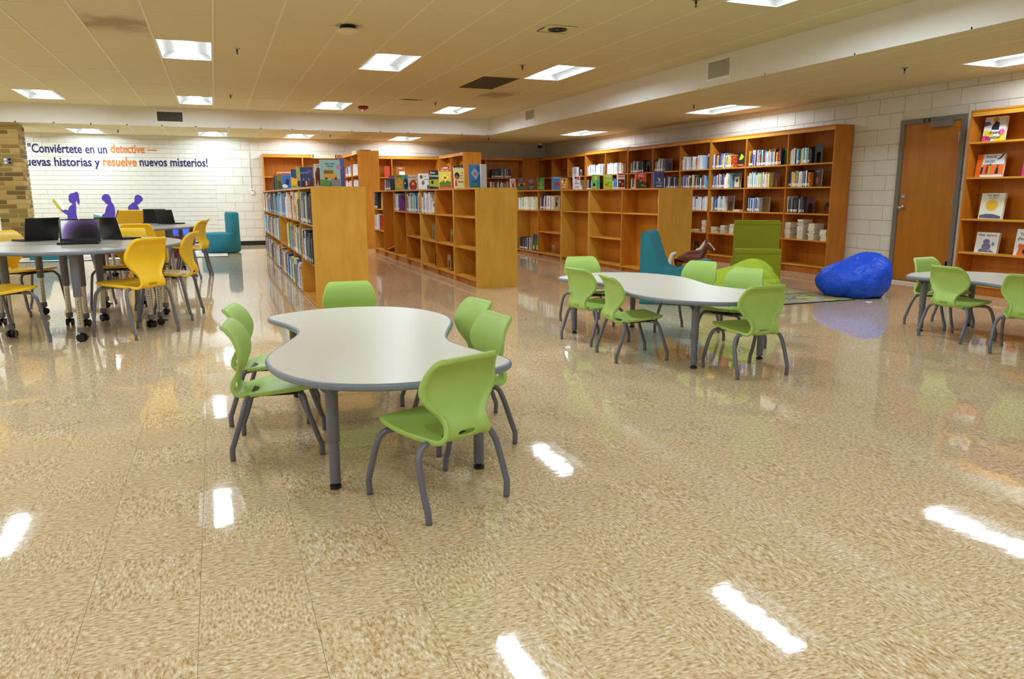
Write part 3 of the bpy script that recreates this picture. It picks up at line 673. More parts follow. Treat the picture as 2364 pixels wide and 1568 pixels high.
def topcov(px0, px1, pyt, Xl, Ymin, colr, arts, label, grp, t_=.018, tilt=.1, Yfix=None):
    Y = Yfix or max(Ymin, at_x(px0, 438, Xl).y); a = at_y(px0, 436, Y); b = at_y(px1, 436, Y); c = at_y((px0+px1)/2, pyt, Y)
    w_ = b.x-a.x; h_ = (c.z-TL)/math.cos(tilt)
    return cover('picture_book', ((a.x+b.x)/2, Y, TL+.001), 0, w_, h_, t_, colr, arts, label, grp, tilt)
def T(c, s, x, z, sz): return ('text', c, s, x, z, sz)
def D(c, n, x, z, sz): return ('dash', c, n, x, z, sz)
def E(c, x, z, rx, rz, q=0): return ('ell', c, (x, z, rx, rz), q)
def P(c, pts, q=0): return ('poly', c, pts, q)
topcov(741.8, 788, 368.7, .97, 8.40, '9fc7cf', [P('5f9a3a', [(0, 0), (.55, 0), (.5, .22), (0, .28)]), P('8d8f96', [(.4, 0), (1, 0), (.95, .3), (.55, .3)]), P('e2a91e', [(.12, .3), (.85, .3), (.85, .44), (.7, .48), (.68, .64), (.15, .64)], 1), P('6b6458', [(.18, .48), (.64, .48), (.64, .6), (.18, .6)], 2), E('222222', .28, .3, .06, .045, 2), E('222222', .75, .3, .06, .045, 2), E('c98ca8', .93, .72, .12, .1), D('2c4a52', 9, .5, .82, .075), D('2c4a52', 7, .5, .73, .07)], 'large pale blue picture book with a yellow bus cover, nearest on the left low run', G1, .03)
cover('picture_book', (at_y(792, 436, 8.62).x, 8.62, TL+.001), 0, .06, .315, .05, '5a54a8', [], 'purple picture book half hidden behind the yellow bus cover', G1, .08)
topcov(727.5, 743, 379, .97, 8.72, 'e8e4de', [P('6e2f14', [(.2, .05), (.35, .05), (.5, .3), (.6, .05), (.9, .05), (.95, .7), (.8, .85), (.45, .85), (.15, .6)]), D('333333', 5, .6, .9, .06)], 'white picture book with a brown bear cover beside the yellow bus book', G1)
topcov(695, 724.5, 386, .97, 9.2, '1d4f9c', [P('2a2a34', [(.1, .05), (.95, .05), (.95, .25), (.1, .3)]), E('e8b080', .25, .4, .05, .05, 1), E('8b4a2a', .45, .36, .05, .05, 1), E('e8b080', .65, .42, .05, .05, 1), P('c23a4a', [(.55, .12), (.7, .12), (.7, .36), (.58, .36)], 1), P('f0f0f0', [(.38, .1), (.5, .1), (.5, .31), (.38, .31)], 1), D('d6a0b8', 7, .35, .68, .11), T('d6a0b8', 'Club', .72, .78, .1)], 'deep blue picture book with a row of children on its cover', G1)
topcov(686.5, 696, 385, .97, 9.85, 'bcd04a', [E('e8b888', .6, .5, .45, .16), E('5a3a20', .6, .2, .5, .15)], 'yellow green picture book with a face, behind the blue children cover', G1)
topcov(673.5, 687, 391, .97, 10.3, 'e8b42c', [P('274a6c', [(0, .6), (1, .5), (1, 1), (0, 1)]), P('8aa53a', [(0, 0), (1, 0), (1, .2), (0, .15)])], 'yellow and dark blue picture book, fifth cover back on the left run', G1)
topcov(652.5, 673, 400, .97, 11.0, '2f6fc0', [P('1c2438', [(.35, .3), (.75, .25), (.8, .6), (.45, .65)]), E('d8ecf4', .3, .2, .3, .12), D('d86a2c', 7, .5, .84, .13)], 'bright blue picture book with orange title lettering, far on the left run', G1)
topcov(642.3, 652.3, 401, .97, 11.8, '8c8a3c', [P('4a5a24', [(0, 0), (1, 0), (.8, .5), (0, .6)])], 'olive picture book on the left run just past the bright blue one', G1)
topcov(636.5, 642, 405, .97, 12.6, '5a6e62', [], 'grey green picture book near the far end of the left run', G1)
topcov(632.3, 636.2, 408, .97, 13.3, '2e3a34', [], 'dark picture book at the far end of the left run', G1)
# middle run
topcov(1084, 1111, 380, 3.1, 9.28, '2a6fc0', [P('1d8f86', [(0, 0), (1, 0), (.9, .15), (.5, .22), (.2, .18), (0, .3)]), P('8fc0e0', [(.15, .62), (.5, .85), (.9, .62), (.6, .35)], 1), P('c24a6a', [(.4, .62), (.55, .7), (.62, .55), (.5, .5)], 2), D('103040', 4, .45, .24, .09)], 'blue picture book with a pale fish, nearest on the middle run', G2, .02)
cover('picture_book', (at_y(1118, 436, 9.36).x, 9.36, TL+.001), 0, .075, .3, .05, 'c9ccd4', [], 'pale back cover standing open beside the blue fish book', G2, .05)
topcov(1049.7, 1073, 388, 3.1, 9.9, 'e9ea9c', [E('2a1812', .28, .62, .24, .17), E('b0603a', .26, .55, .15, .11, 1), P('b860a8', [(.05, .1), (.3, .1), (.25, .4), (.08, .4)]), T('5a3a6a', 'THE', .75, .74, .08), T('d0603a', 'DAY', .7, .6, .1), T('d87a3a', 'YOU', .72, .46, .1), T('5a3a6a', 'BEGIN', .68, .28, .11)], 'pale yellow picture book with a dark haired child on its cover', G2, .03)
topcov(1015, 1042, 390, 3.1, 10.5, 'd9d050', [P('d84a20', [(0, .88), (1, .88), (1, 1), (0, 1)]), P('5a7a28', [(0, .1), (1, .1), (1, .35), (.5, .45), (0, .3)]), P('f4ee60', [(.5, .8), (.6, .6), (.9, .65), (.65, .48), (.5, .3), (.4, .48), (.1, .55), (.4, .62)], 1), E('b04a28', .5, .55, .14, .06, 2), P('e05028', [(0, 0), (1, 0), (1, .1), (0, .1)]), D('f8e8c0', 11, .5, .9, .07)], 'yellow and green picture book with an orange band and flower burst', G2, .03)
cover('picture_book', (at_y(1047, 436, 10.3).x, 10.3, TL+.001), 0, .045, .27, .05, 'c8561e', [], 'orange picture book edge between the flower and pale yellow covers', G2, .03)
topcov(992.5, 1014, 393, 3.1, 11.1, '20221c', [P('a8a832', [(0, .15), (1, .1), (1, .52), (0, .5)]), E('20221c', .3, .36, .14, .1, 1), T('f0f0e8', 'Each', .35, .82, .14), T('f0f0e8', 'Kindness', .5, .66, .14)], 'black and olive picture book with white script lettering', G2)
topcov(966.5, 991, 400.6, 3.1, 11.7, 'e9ebee', [E('4a5028', .3, .78, .13, .12), E('7a7438', .45, .42, .14, .14), E('3a3f78', .9, .15, .1, .15), T('70747c', 'Hop', .68, .78, .13), T('70747c', 'Jump', .75, .6, .13)], 'white picture book with frogs leaping on its cover', G2)
topcov(943.6, 965, 404, 3.1, 12.2, 'd5c8b0', [E('9c1f18', .5, .3, .42, .36), E('d8a040', .5, .4, .15, .1, 1), T('8a1c1c', 'HUNGRY', .45, .78, .15), T('8a1c1c', 'HEN', .75, .62, .15)], 'cream picture book with a big red hen', G2)
topcov(932.6, 943, 404, 3.1, 12.7, '2fa0b0', [E('16181c', .5, .42, .5, .38), E('e8e8e8', .3, .45, .12, .06, 1)], 'teal picture book with a round black animal', G2)
topcov(912.6, 932, 403.5, 3.1, 13.2, 'a4a82c', [E('e8b83a', .52, .42, .4, .34), E('c87a2a', .7, .35, .08, .06, 1), E('c87a2a', .4, .55, .07, .05, 1), D('5a6a1c', 7, .55, .84, .12)], 'olive picture book with a yellow spotted chick', G2)
topcov(899, 912, 405.6, 3.1, 13.9, '5b3f9c', [E('c0306a', .7, .2, .2, .15), D('d85ad0', 3, .6, .8, .16)], 'purple picture book with pink lettering, farthest on the middle run', G2)
# right-hand low run
def c3(px0, px1, pyt, Y, colr, arts, label): topcov(px0, px1, pyt, 5.92, 9.4, colr, arts, label, G3, .035, .06, Yfix=None)
c3(1179, 1191, 413, 14, 'e8c8b8', [E('8a4038', .5, .4, .2, .25), P('d8a8a0', [(0, .6), (1, .6), (1, .8), (0, .8)])], 'pale pink chapter book just past the middle run end panel')
c3(1197.5, 1212, 413, 14, '3d3a6c', [P('d8902c', [(0, .4), (1, .4), (1, .68), (0, .62)]), P('3c8a4a', [(0, .05), (1, .05), (1, .35), (0, .4)]), E('201c28', .5, .45, .25, .16, 1), D('e8d040', 4, .5, .82, .12)], 'purple, orange and green banded chapter book on the right-hand low run')
c3(1219, 1234, 412, 14, '4a2c22', [E('b4604a', .5, .75, .4, .18), D('e0c8a0', 7, .5, .25, .13), D('e0c8a0', 4, .5, .1, .13)], 'dark brown chapter book with a smoky sky cover')
c3(1242.5, 1257, 410.6, 14, '4f8a28', [P('b8d840', [(.4, .3), (.6, .3), (.52, .85)]), P('1e3a18', [(0, .7), (.3, .8), (.2, 1), (0, 1)]), D('d8d8b0', 5, .5, .12, .17)], 'forest green chapter book with a light beam')
c3(1276, 1294.5, 408.7, 14, '3b8fd0', [P('c4202a', [(.1, .35), (.95, .3), (.85, .52), (.5, .6), (.15, .5)]), P('c4202a', [(.4, .1), (.6, .1), (.6, .25), (.4, .25)]), D('f0f4f8', 12, .5, .9, .08), D('a01c2c', 9, .5, .74, .09)], 'sky blue chapter book with a red shape on its cover')
c3(1295.5, 1311, 407, 14, 'd88c2c', [E('f0ece4', .2, .6, .16, .11), E('f0c030', .75, .6, .17, .12), E('2a1a14', .5, .68, .12, .08, 1), P('30282a', [(0, .88), (1, .88), (1, 1), (0, 1)]), D('f8ecd8', 4, .5, .35, .14), D('f8ecd8', 4, .5, .15, .14)], 'orange chapter book with two round medals on its cover')
c3(1324, 1339.6, 406, 14, 'efe9ec', [E('3a2420', .35, .85, .16, .09), P('e0a038', [(.3, .5), (.5, .5), (.5, .72), (.32, .72)]), P('c83a5a', [(.5, .72), (.9, .7), (.85, .92), (.55, .94)]), D('5a60b0', 5, .5, .38, .15), D('c8406a', 3, .5, .12, .18)], 'white chapter book scribbled with pink and blue lettering')
c3(1368.5, 1384.6, 403.6, 14, '79b85c', [P('e8c83a', [(.3, .6), (.6, .7), (.5, .95), (.2, .9)]), E('1a1614', .2, .3, .16, .12), P('e8a82c', [(.05, .05), (.5, .05), (.4, .25), (.1, .25)]), E('2fa8a0', .75, .4, .18, .3)], 'green and teal chapter book with yellow leaves, right-hand low run')
c3(1395.5, 1414.5, 402, 14, 'a6cc28', [E('d8d0c8', .5, .88, .35, .1), P('c83a2a', [(.1, .2), (.25, .2), (.3, .35), (.15, .35)]), P('8a5a2a', [(.3, .15), (.55, .45), (.5, .48), (.25, .18)]), D('e8f0c8', 5, .5, .52, .15)], 'lime green chapter book with a jumping figure')
c3(1426.5, 1443, 401, 14, 'e8dcd4', [P('b03a48', [(0, .9), (1, .9), (1, 1), (0, 1)]), D('b8303a', 7, .5, .74, .15), P('3a2420', [(.05, .1), (.95, .1), (.95, .62), (.05, .62)]), E('e8b070', .3, .45, .12, .08, 1), E('d85a30', .65, .3, .15, .1, 1)], 'cream and brown chapter book with a café scene')
c3(1468.5, 1492, 399, 14, 'd8502c', [P('3a4a28', [(0, 0), (1, 0), (1, .35), (.4, .55), (0, .62)]), P('d8c03a', [(.5, .2), (.95, .1), (.95, .14), (.5, .26)], 1), E('3a1c18', .42, .62, .07, .05, 1), P('d88a68', [(.36, .42), (.5, .42), (.48, .58), (.38, .58)], 1), D('f4e8d8', 6, .5, .9, .1), D('f4e8d8', 6, .5, .74, .15)], 'orange red chapter book with a winding green road')
c3(1510.5, 1532.5, 396, 14, '34479c', [E('6a84c0', .5, .32, .4, .1), E('d8a83a', .42, .58, .1, .07, 1), P('c8d8e8', [(.4, .4), (.6, .4), (.62, .6), (.5, .55)], 1), D('b03a58', 10, .5, .87, .09), D('e8ecf4', 6, .5, .07, .14)], 'royal blue chapter book with a small figure, nearest on the right-hand low run')
# tall wall run covers
def wallcov(k, r, f, w_, h_, colr, arts, label, name='library_book', tilt=.03, inset=.1):
    ya, yb = rbay(k); return cover(name, (RX+inset, ya-f*(ya-yb), RZ[r-1]+.001), -PI/2, w_, h_, .03, colr, arts, label, 'front covers at the ends of the wall rows', tilt)
wallcov(1,1,.88,.15,.25,'3f7a34',[P('1c3a1c',[(.3,0),(.9,0),(.8,.5),(.4,.6)])],'green book cover closing the top row, second wall bay from the door')
wallcov(2,1,.74,.19,.25,'1d1a14',[P('b8c020',[(.2,.5),(.5,.9),(.9,.7),(.6,.5)]),P('d8602a',[(.1,.1),(.9,.05),(.9,.2),(.1,.22)])],'black cover with yellow green flames on the top shelf')
wallcov(2,2,.66,.17,.25,'2c6670',[P('e4c8b0',[(.12,.05),(.88,.05),(.88,.75),(.12,.75)]),E('3a2a24',.5,.5,.16,.12,1)],'teal book cover with a cream oval portrait panel')
wallcov(2,3,.51,.16,.26,'7a4f2c',[P('3a2418',[(.15,.1),(.85,.1),(.85,.6),(.15,.6)]),P('4a5aa0',[(0,.88),(1,.88),(1,1),(0,1)])],'brown book cover on the third shelf, third wall bay')
wallcov(3,1,.86,.17,.27,'4a4640',[E('c8a860',.4,.6,.14,.1),P('d8d4c8',[(0,.8),(1,.85),(1,1),(0,1)])],'grey book cover closing the top row, fourth wall bay')
wallcov(3,2,.9,.14,.25,'e8e8e8',[P('2c2c30',[(.1,.5),(.3,.8),(.5,.6),(.8,.9),(.9,.5),(.5,.4)]),P('c0283a',[(0,0),(.25,0),(.2,.9),(0,.9)])],'white and black patterned book cover on the second shelf')
wallcov(1,3,.44,.15,.24,'6e5236',[],'mottled brown cover closing the third row, second wall bay')
wallcov(0,2,.58,.15,.26,'2c1a1c',[E('b03a20',.5,.35,.2,.2),D('d89a80',5,.5,.8,.12)],'dark brown cover with red figures, bay nearest the door')
wallcov(4,2,.92,.12,.25,'b8742c',[E('1c1612',.5,.45,.35,.4)],'orange and black cover at the end of the second shelf, fifth bay')
cover('picture_book', (S2X+.04, 11.2, .901), -PI/2, .19, .28, .03, 'b08a50', [P('f0eee8', [(.2, .05), (.9, .05), (.85, .6), (.3, .65)]), E('1c1c20', .75, .45, .15, .12, 1)], 'tan picture book with a white cat cover on the middle run', 'front covers inside the low runs', .04)
cover('picture_book', (S3X+.05, 12.86, .901), -PI/2, .17, .26, .03, 'd0a860', [P('16120e', [(.15, .2), (.75, .25), (.8, .5), (.5, .55), (.3, .75), (.15, .6)]), P('5a6a2c', [(.1, .65), (.9, .65), (.9, .92), (.1, .92)])], 'tan book with a black chicken, on the right-hand low run', 'front covers inside the low runs', .04)
cover('picture_book', (S3X+.05, 13.85, .071), -PI/2, .3, .33, .03, '22406a', [E('2c6a34', .6, .45, .3, .3), E('d8c020', .2, .2, .14, .14, 1), E('d8c020', .75, .22, .14, .14, 1)], 'navy and green picture book with yellow flowers, bottom shelf', 'front covers inside the low runs', .04)
cover('picture_book', (S2X+.04, 14.95, .911), -PI/2, .24, .31, .03, 'a8a258', [D('a03a3a', 4, .55, .75, .16), E('b0902a', .5, .25, .35, .2)], 'olive picture book cover inside the far end of the middle run', 'front covers inside the low runs', .04)
cover('picture_book', (S1X-.01, 10.55, .471), -PI/2, .25, .34, .04, '2a4f8c', [E('8fc0e8', .4, .55, .25, .15), E('16203a', .7, .3, .2, .2), P('c8d8ee', [(.1, .8), (.9, .86), (.9, .92), (.1, .9)])], 'glossy blue picture book jutting from the left low run', 'front covers inside the low runs', .05) if False else None
cover('picture_book', (S1X-.02, 9.62, .881), -PI/2, .2, .33, .03, 'c8923a', [E('6a3a24', .5, .35, .3, .2), E('e0a888', .45, .15, .3, .14, 1)], 'tan picture book with a face, front cover showing in the left low run', 'front covers inside the low runs', .03)
cover('picture_book', (S1X-.02, 10.05, .041), -PI/2, .24, .34, .04, '4c4858', [P('e8d84a', [(0, .78), (1, .78), (1, 1), (0, 1)]), P('5a7a4a', [(.2, .05), (.8, .05), (.8, .6), (.2, .6)]), T('20201c', 'The B', .5, .85, .12)], 'dark picture book with a yellow title band on the bottom shelf', 'front covers inside the low runs', .03)
# display case covers
def discov(px0, px1, pyb, pyt, r, colr, arts, label, t_=.03):
    a = at_x(px0, pyb, DCX+.1); b = at_x(px1, pyb, DCX+.1); c = at_x(px0, pyt, DCX+.12)
    return cover('picture_book', (DCX+.1, (a.y+b.y)/2, DZ[r]+.001), -PI/2, a.y-b.y, c.z-DZ[r], t_, colr, arts, label, 'picture books facing out in the display bookcase', .12)
discov(2266, 2316, 327, 272, 0, 'ecebf2', [P('5c5cc0', [(0, .62), (.3, .7), (.2, .82), (0, .8)]), P('d84a90', [(0, 0), (.4, 0), (.3, .22), (0, .25)]), P('f0d828', [(.05, .25), (.5, .2), (.4, .42), (.05, .45)]), P('f0d828', [(.5, 0), (1, 0), (1, .3), (.7, .2)]), E('e0709c', .85, .35, .14, .14), E('d8a020', .5, .88, .14, .1, 1), P('2a2a38', [(.35, .48), (.7, .45), (.68, .75), (.5, .82), (.36, .6)], 2), T('241c2c', 'drawn', .52, .3, .19), T('241c2c', 'together', .5, .1, .19)], 'white picture book reading drawn together on the top display shelf')
discov(2249, 2312, 408, 358, 1, 'e86a1e', [P('dde3ea', [(.22, .55), (1, .55), (1, 1), (.22, 1)]), P('dde3ea', [(.2, 0), (1, 0), (1, .1), (.2, .1)]), T('161616', 'THOSE', .5, .83, .16), T('161616', 'SHOES', .48, .62, .16), P('141414', [(.74, .74), (.86, .8), (.98, 1), (.9, 1), (.84, .88), (.74, .78)], 1), P('1c3a28', [(.18, .14), (.26, .14), (.28, .44), (.2, .44)], 1), P('8a1c1c', [(.36, .16), (.46, .16), (.46, .46), (.38, .46)], 1), P('c8a020', [(.47, .14), (.55, .14), (.56, .48), (.48, .48)], 1), P('141820', [(.72, .14), (.84, .14), (.82, .42), (.75, .42)], 1), E('7a4a30', .42, .52, .04, .05, 2), E('7a4a30', .52, .54, .04, .05, 2), E('7a4a30', .79, .48, .04, .05, 2), E('e0b080', .23, .5, .04, .05, 2)], 'orange and grey picture book reading those shoes, second display shelf')
discov(2257, 2311, 504, 446, 2, 'dfe3cf', [E('e6b62a', .5, .54, .27, .22), P('5c5a78', [(.05, .04), (.95, .02), (.95, .12), (.6, .2), (.3, .2), (.05, .14)]), T('8a3a58', 'THE SMART', .5, .88, .1), T('6a7a3a', 'COOKIE', .5, .78, .09)], 'pale picture book with a plain round yellow cookie, third display shelf')
discov(2248, 2300, 580, 535, 3, 'f1f1f3', [P('3a5fa0', [(.15, .04), (.9, .04), (.8, .1), (.2, .1)]), E('7a74a8', .5, .3, .2, .2), E('7a74a8', .48, .55, .15, .12, 1), E('8f8ab8', .78, .45, .06, .1), E('5a8a3a', .3, .14, .1, .05, 2), E('c8a83a', .7, .14, .06, .04, 2), T('4a4448', 'What', .22, .82, .15), T('b05040', 'elephant?', .66, .82, .145)], 'white square picture book with a grey violet elephant, fourth display shelf')
discov(2338, 2375, 586, 528, 3, 'f2f1f4', [P('e8702a', [(.2, 0), (1, 0), (1, .36), (.75, .45), (.35, .4)]), E('e8702a', .35, .36, .12, .09, 1), E('18161a', .75, .15, .2, .1, 2), T('3a3034', 'You', .45, .76, .15), T('3a3034', '(Not', .38, .58, .15)], 'white picture book with an orange animal, cut by the right photo edge')
discov(2357, 2390, 408, 352, 1, 'c02a78', [E('6a2038', .5, .4, .3, .3)], 'magenta picture book cut by the right edge on the second display shelf')

# ------------------------------------------------------------------ bookends
def arch(name, w_, h_, m, loc, rz, label, foot=.09):
    t = empty(name, loc, rz, label, 'bookend', 'metal bookends left on the shelves'); bm = bmesh.new(); n = 10
    outer = [(-w_/2, 0)] + [(-w_/2, h_-.02), (-w_/2+.02, h_)] + [(w_/2-.02, h_), (w_/2, h_-.02), (w_/2, 0)]
    iw = w_*.5; inner = [(-iw/2, 0.0)] + [(-iw/2*math.cos(PI*k/n), h_*.45+iw/2*math.sin(PI*k/n)) for k in range(n+1)] + [(iw/2, 0.0)]
    ln = len(inner); 
    def samp(poly, n_):
        d = [0]; 
        for a, b in zip(poly, poly[1:]): d.append(d[-1]+math.dist(a, b))
        out = []
        for k in range(n_):
            s = d[-1]*k/(n_-1); i = max(j for j in range(len(d)) if d[j] <= s+1e-9); i = min(i, len(poly)-2); q = (s-d[i])/(d[i+1]-d[i]); out.append((poly[i][0]+(poly[i+1][0]-poly[i][0])*q, poly[i][1]+(poly[i+1][1]-poly[i][1])*q))
        return out
    O, I = samp(outer, 22), samp(inner, 22)
    for y in (0,):
        A = [[bm.verts.new((p[0], yy, p[1])) for p in s] for yy in (0, .0016) for s in (O, I)]
    for k in range(21):
        bm.faces.new((A[0][k], A[0][k+1], A[1][k+1], A[1][k])); bm.faces.new((A[2][k], A[2][k+1], A[3][k+1], A[3][k]))
        bm.faces.new((A[0][k], A[0][k+1], A[2][k+1], A[2][k])); bm.faces.new((A[1][k], A[1][k+1], A[3][k+1], A[3][k]))
    for k in (0, 21): bm.faces.new((A[0][k], A[1][k], A[3][k], A[2][k]))
    done('arch_plate', bm, m, t); boxo('foot_plate', (-iw/2, 0, 0), (iw/2, foot, .0016), m, t); return t
MB, MM, MG, MT = mat('bookend_black', '17130f', .4), mat('bookend_maroon', '4a1216', .4), mat('bookend_green', '1e5a40', .4), mat('bookend_tan', '8b8468', .45)
def bend(k, r, f, m, label, w_=.13, h_=.15):
    ya, yb = rbay(k); arch('bookend', w_, h_, m, (RX+.06, ya-f*(ya-yb), RZ[r-1]+.0005), -PI/2, label)
bend(0, 3, .88, MB, 'small black arch bookend alone on the third shelf nearest the door', .1, .16)
bend(0, 1, .62, mat('bookend_dark_green', '12281c', .4), 'dark green bookend closing the top row nearest the door', .16, .27)
bend(0, 3, .52, MM, 'tall maroon bookend holding the third row nearest the door', .18, .24)
bend(1, 2, .72, MM, 'dark maroon bookend on the second shelf, second wall bay', .15, .23)
bend(3, 5, .6, MB, 'bookend on the bottom shelf behind the toy horse', .15, .2)
bend(4, 1, .56, MM, 'maroon bookend on the top shelf, fifth wall bay', .2, .24)
bend(5, 1, .76, MB, 'black bookend on the top shelf, sixth wall bay', .18, .22)
bend(6, 1, .9, MM, 'maroon bookend at the end of the top row, seventh wall bay', .15, .23)
bend(8, 1, .66, MM, 'maroon bookend on the top shelf, ninth wall bay', .22, .24)
bend(9, 1, .74, MM, 'maroon bookend alone in the dark tenth wall bay', .16, .2)
arch('bookend', .17, .2, MT, (S2X+.1, 10.4, .4905), -PI/2, 'tan bookend on the middle shelf near the pale end panel')
arch('bookend', .17, .25, MT, (S2X+.14, 10.35, .9005), -PI/2, 'large brown tan bookend in the top bay near the pale end panel')
arch('bookend', .17, .22, MT, (S2X+.06, 10.45, .1105), -PI/2, 'tan arch bookend on the bottom shelf of the middle run')
arch('bookend', .15, .2, MG, (S2X+.08, 11.1, .1105), -PI/2-.9, 'green bookend on the bottom shelf of the middle run')
arch('bookend', .19, .24, MT, (S2X+.1, 11.4, .4905), -PI/2, 'tan bookend on the middle shelf left of its twin')
arch('bookend', .14, .17, MB, (S3X+.1, 12.7, .4805), -PI/2, 'black bookend against the divider of the right-hand low run')
arch('bookend', .13, .17, MT, (S3X+.1, 13.1, .0705), -PI/2, 'small tan bookend on the bottom shelf, right-hand low run')
place_books(296-NST[0]-47)
# signs and small things on the tall cases
t = empty('shelf_sign', (at_y(749, 360, BY-.02).x, BY-.012, 2.10), 0, 'long cream sign held by two black clips on the left back bookcase', 'sign')
boxo('sign_strip', (-.3, -.004, -.045), (.3, 0, .045), mat('cream_paper', 'eee3b8', .6), t)
for s in (-.27, .27): boxo('clip', (s-.012, -.007, -.042), (s+.012, .001, .046), BLACK, t)
o = boxo('shelf_sign', (-.004, -.28, -.045), (0, .28, .045), mat('cream_paper', 'eee3b8', .6), loc=(2.978, 17.3, 2.11)); tag(o, 'short cream paper sign on the first projecting tall case', 'sign')
bm = bmesh.new(); prism(bm, [(0, 0), (.22, .03), (.2, .06), (-.02, .05)], 0, .02); o = done('folded_paper', bm, BLACK, loc=(3.08, 17.0, 2.1405)); tag(o, 'dark folded paper lying on top of the first projecting case', 'paper')
o = boxo('orange_box', (0, 0, 0), (.4, .2, .11), mat('orange_card', 'f08a5a', .6), loc=(1.42, BY+.05, 1.6205)); tag(o, 'flat orange box on the shelf behind the left low run', 'box')
cover('library_book', (4.08, BY+.06, 1.621), 0, .14, .27, .03, 'c2401e', [], 'red orange book at the divider of the empty back bookcase', 'covers on the back wall bookcases', .05)
cover('library_book', (4.42, BY+.06, 1.621), 0, .24, .26, .03, 'a0552c', [P('e8e4dc', [(.35, .1), (.95, .1), (.95, .55), (.35, .55)]), D('e8d8c8', 6, .5, .82, .12)], 'brown book with a white picture on the empty back bookcase', 'covers on the back wall bookcases', .05)
o = boxo('note_card', (0, -.03, -.055), (.003, .03, .055), mat('tan_card', 'd8c08a', .7), loc=(S3X+.27, 9.72, 1.1)); tag(o, 'small tan card taped to the back panel of the empty low bookcase', 'card')

# ------------------------------------------------------------------ chairs
def chair_shell(prof, slot, th=.007, rim=.021):
    """prof rows: (y, z, half width, side lift); lift goes up on the seat and forward on the back"""
    us = [-1, -.95, -.87, -.82, -.34, -.12, .12, .34, .82, .87, .95, 1]; n = len(prof); bm = bmesh.new()
    Fr, Bk = [], []
    for i, (y, z, hw, lift) in enumerate(prof):
        a, b = prof[max(i-1, 0)], prof[min(i+1, n-1)]; d = Vector((0, b[0]-a[0], b[1]-a[1])).normalized(); nr = Vector((0, d.z, -d.y))
        if nr.z < 0 and abs(nr.z) > abs(nr.y): nr = -nr      # seat: up; back: forward
        if abs(nr.y) >= abs(nr.z) and nr.y < 0: nr = -nr
        f, k = [], []
        for u in us:
            p = Vector((u*hw, y, z)) + nr*(lift*u*u); e = max(0, min(1, (abs(u)-.83)/.04)); top = max(0, min(1, (i-(n-5))/1.5))
            t = th+(rim-th)*max(e, top) ; 
            f.append(bm.verts.new(p)); k.append(bm.verts.new(p-nr*t))
        Fr.append(f); Bk.append(k)
    hole = set((slot, j) for j in (4, 5, 6))
    for i in range(n-1):
        for j in range(len(us)-1):
            if (i, j) in hole: continue
            bm.faces.new((Fr[i][j], Fr[i][j+1], Fr[i+1][j+1], Fr[i+1][j])); bm.faces.new((Bk[i][j], Bk[i+1][j], Bk[i+1][j+1], Bk[i][j+1]))
    m = len(us)-1
    for i in range(n-1):
        for j in (0, m): bm.faces.new((Fr[i][j], Fr[i+1][j], Bk[i+1][j], Bk[i][j]))
    for j in range(m):
        for i in (0, n-1): bm.faces.new((Fr[i][j], Fr[i][j+1], Bk[i][j+1], Bk[i][j]))
    i = slot
    for j in (4, 5, 6):
        for r in (i, i+1): bm.faces.new((Fr[r][j], Fr[r][j+1], Bk[r][j+1], Bk[r][j]))
    for j in (4, 7): bm.faces.new((Fr[i][j], Fr[i+1][j], Bk[i+1][j], Bk[i][j]))
    bmesh.ops.recalc_face_normals(bm, faces=bm.faces[:])
    me = bpy.data.meshes.new('shell'); bm.to_mesh(me); bm.free(); o = bpy.data.objects.new('tmp', me); COL.objects.link(o)
    s = o.modifiers.new('s', 'SUBSURF'); s.levels = 2; s.render_levels = 2; dg = bpy.context.evaluated_depsgraph_get()
    e = bpy.data.meshes.new_from_object(o.evaluated_get(dg)); bpy.data.objects.remove(o)
    for p in e.polygons: p.use_smooth = True
    return e
PG = [(.186, .300, .085, .0), (.190, .312, .118, .001), (.178, .322, .148, .002), (.145, .322, .164, .003), (.09, .313, .172, .006), (.03, .302, .174, .012), (-.03, .291, .170, .018), (-.08, .281, .156, .022),
      (-.120, .274, .138, .022), (-.150, .274, .124, .016), (-.172, .284, .116, .010), (-.183, .301, .111, .006), (-.184, .316, .106, .005), (-.180, .333, .102, .004), (-.171, .353, .099, .006), (-.160, .378, .108, .012),
      (-.152, .405, .138, .014), (-.147, .435, .164, .018), (-.145, .465, .180, .019), (-.147, .495, .178, .018), (-.154, .525, .170, .014), (-.165, .555, .160, .010), (-.180, .580, .150, .005), (-.197, .598, .138, .002), (-.213, .606, .124, .0), (-.226, .602, .112, 0)]
def tall_prof(p):
    out = []
    for y, z, hw, l in p:
        z2 = .448+(z-.31)*1.0 if z < .31 else .448+(z-.31)*1.31
        out.append((y*1.24, z2, hw*1.2, l*1.2))
    return out
MG_SHELL, MY_SHELL = chair_shell(PG, 11), chair_shell(tall_prof(PG), 11, .008, .024)
MG_SHELL.materials.append(PLG); MY_SHELL.materials.append(PLY)
def leg_mesh(zs, sx, sy, k, r, hx=.19, hy=.195):
    pts = [(.055, .10*(.9 if k > 0 else .6)*k, zs-.012), (.125, .115*k, zs-.01), (.158, .125*k, zs-.016), (.178, .132*k, zs-.04), (.19, .145*k, zs-.085), (hx+.006, (hy-.012)*k, .085), (hx+.004, (hy-.001)*k, .055), (hx, hy*k, 0)]
    bm = bmesh.new(); tube(bm, cat([(x*sx, y*sy, z) for x, y, z in pts], 4), r, 10)
    me = bpy.data.meshes.new('leg'); bmesh.ops.recalc_face_normals(bm, faces=bm.faces[:]); bm.to_mesh(me); bm.free(); me.materials.append(STEEL)
    for p in me.polygons: p.use_smooth = True
    return me
def mirror(me):
    m2 = me.copy(); m2.transform(Matrix.Scale(-1, 4, (1, 0, 0))); m2.flip_normals(); return m2
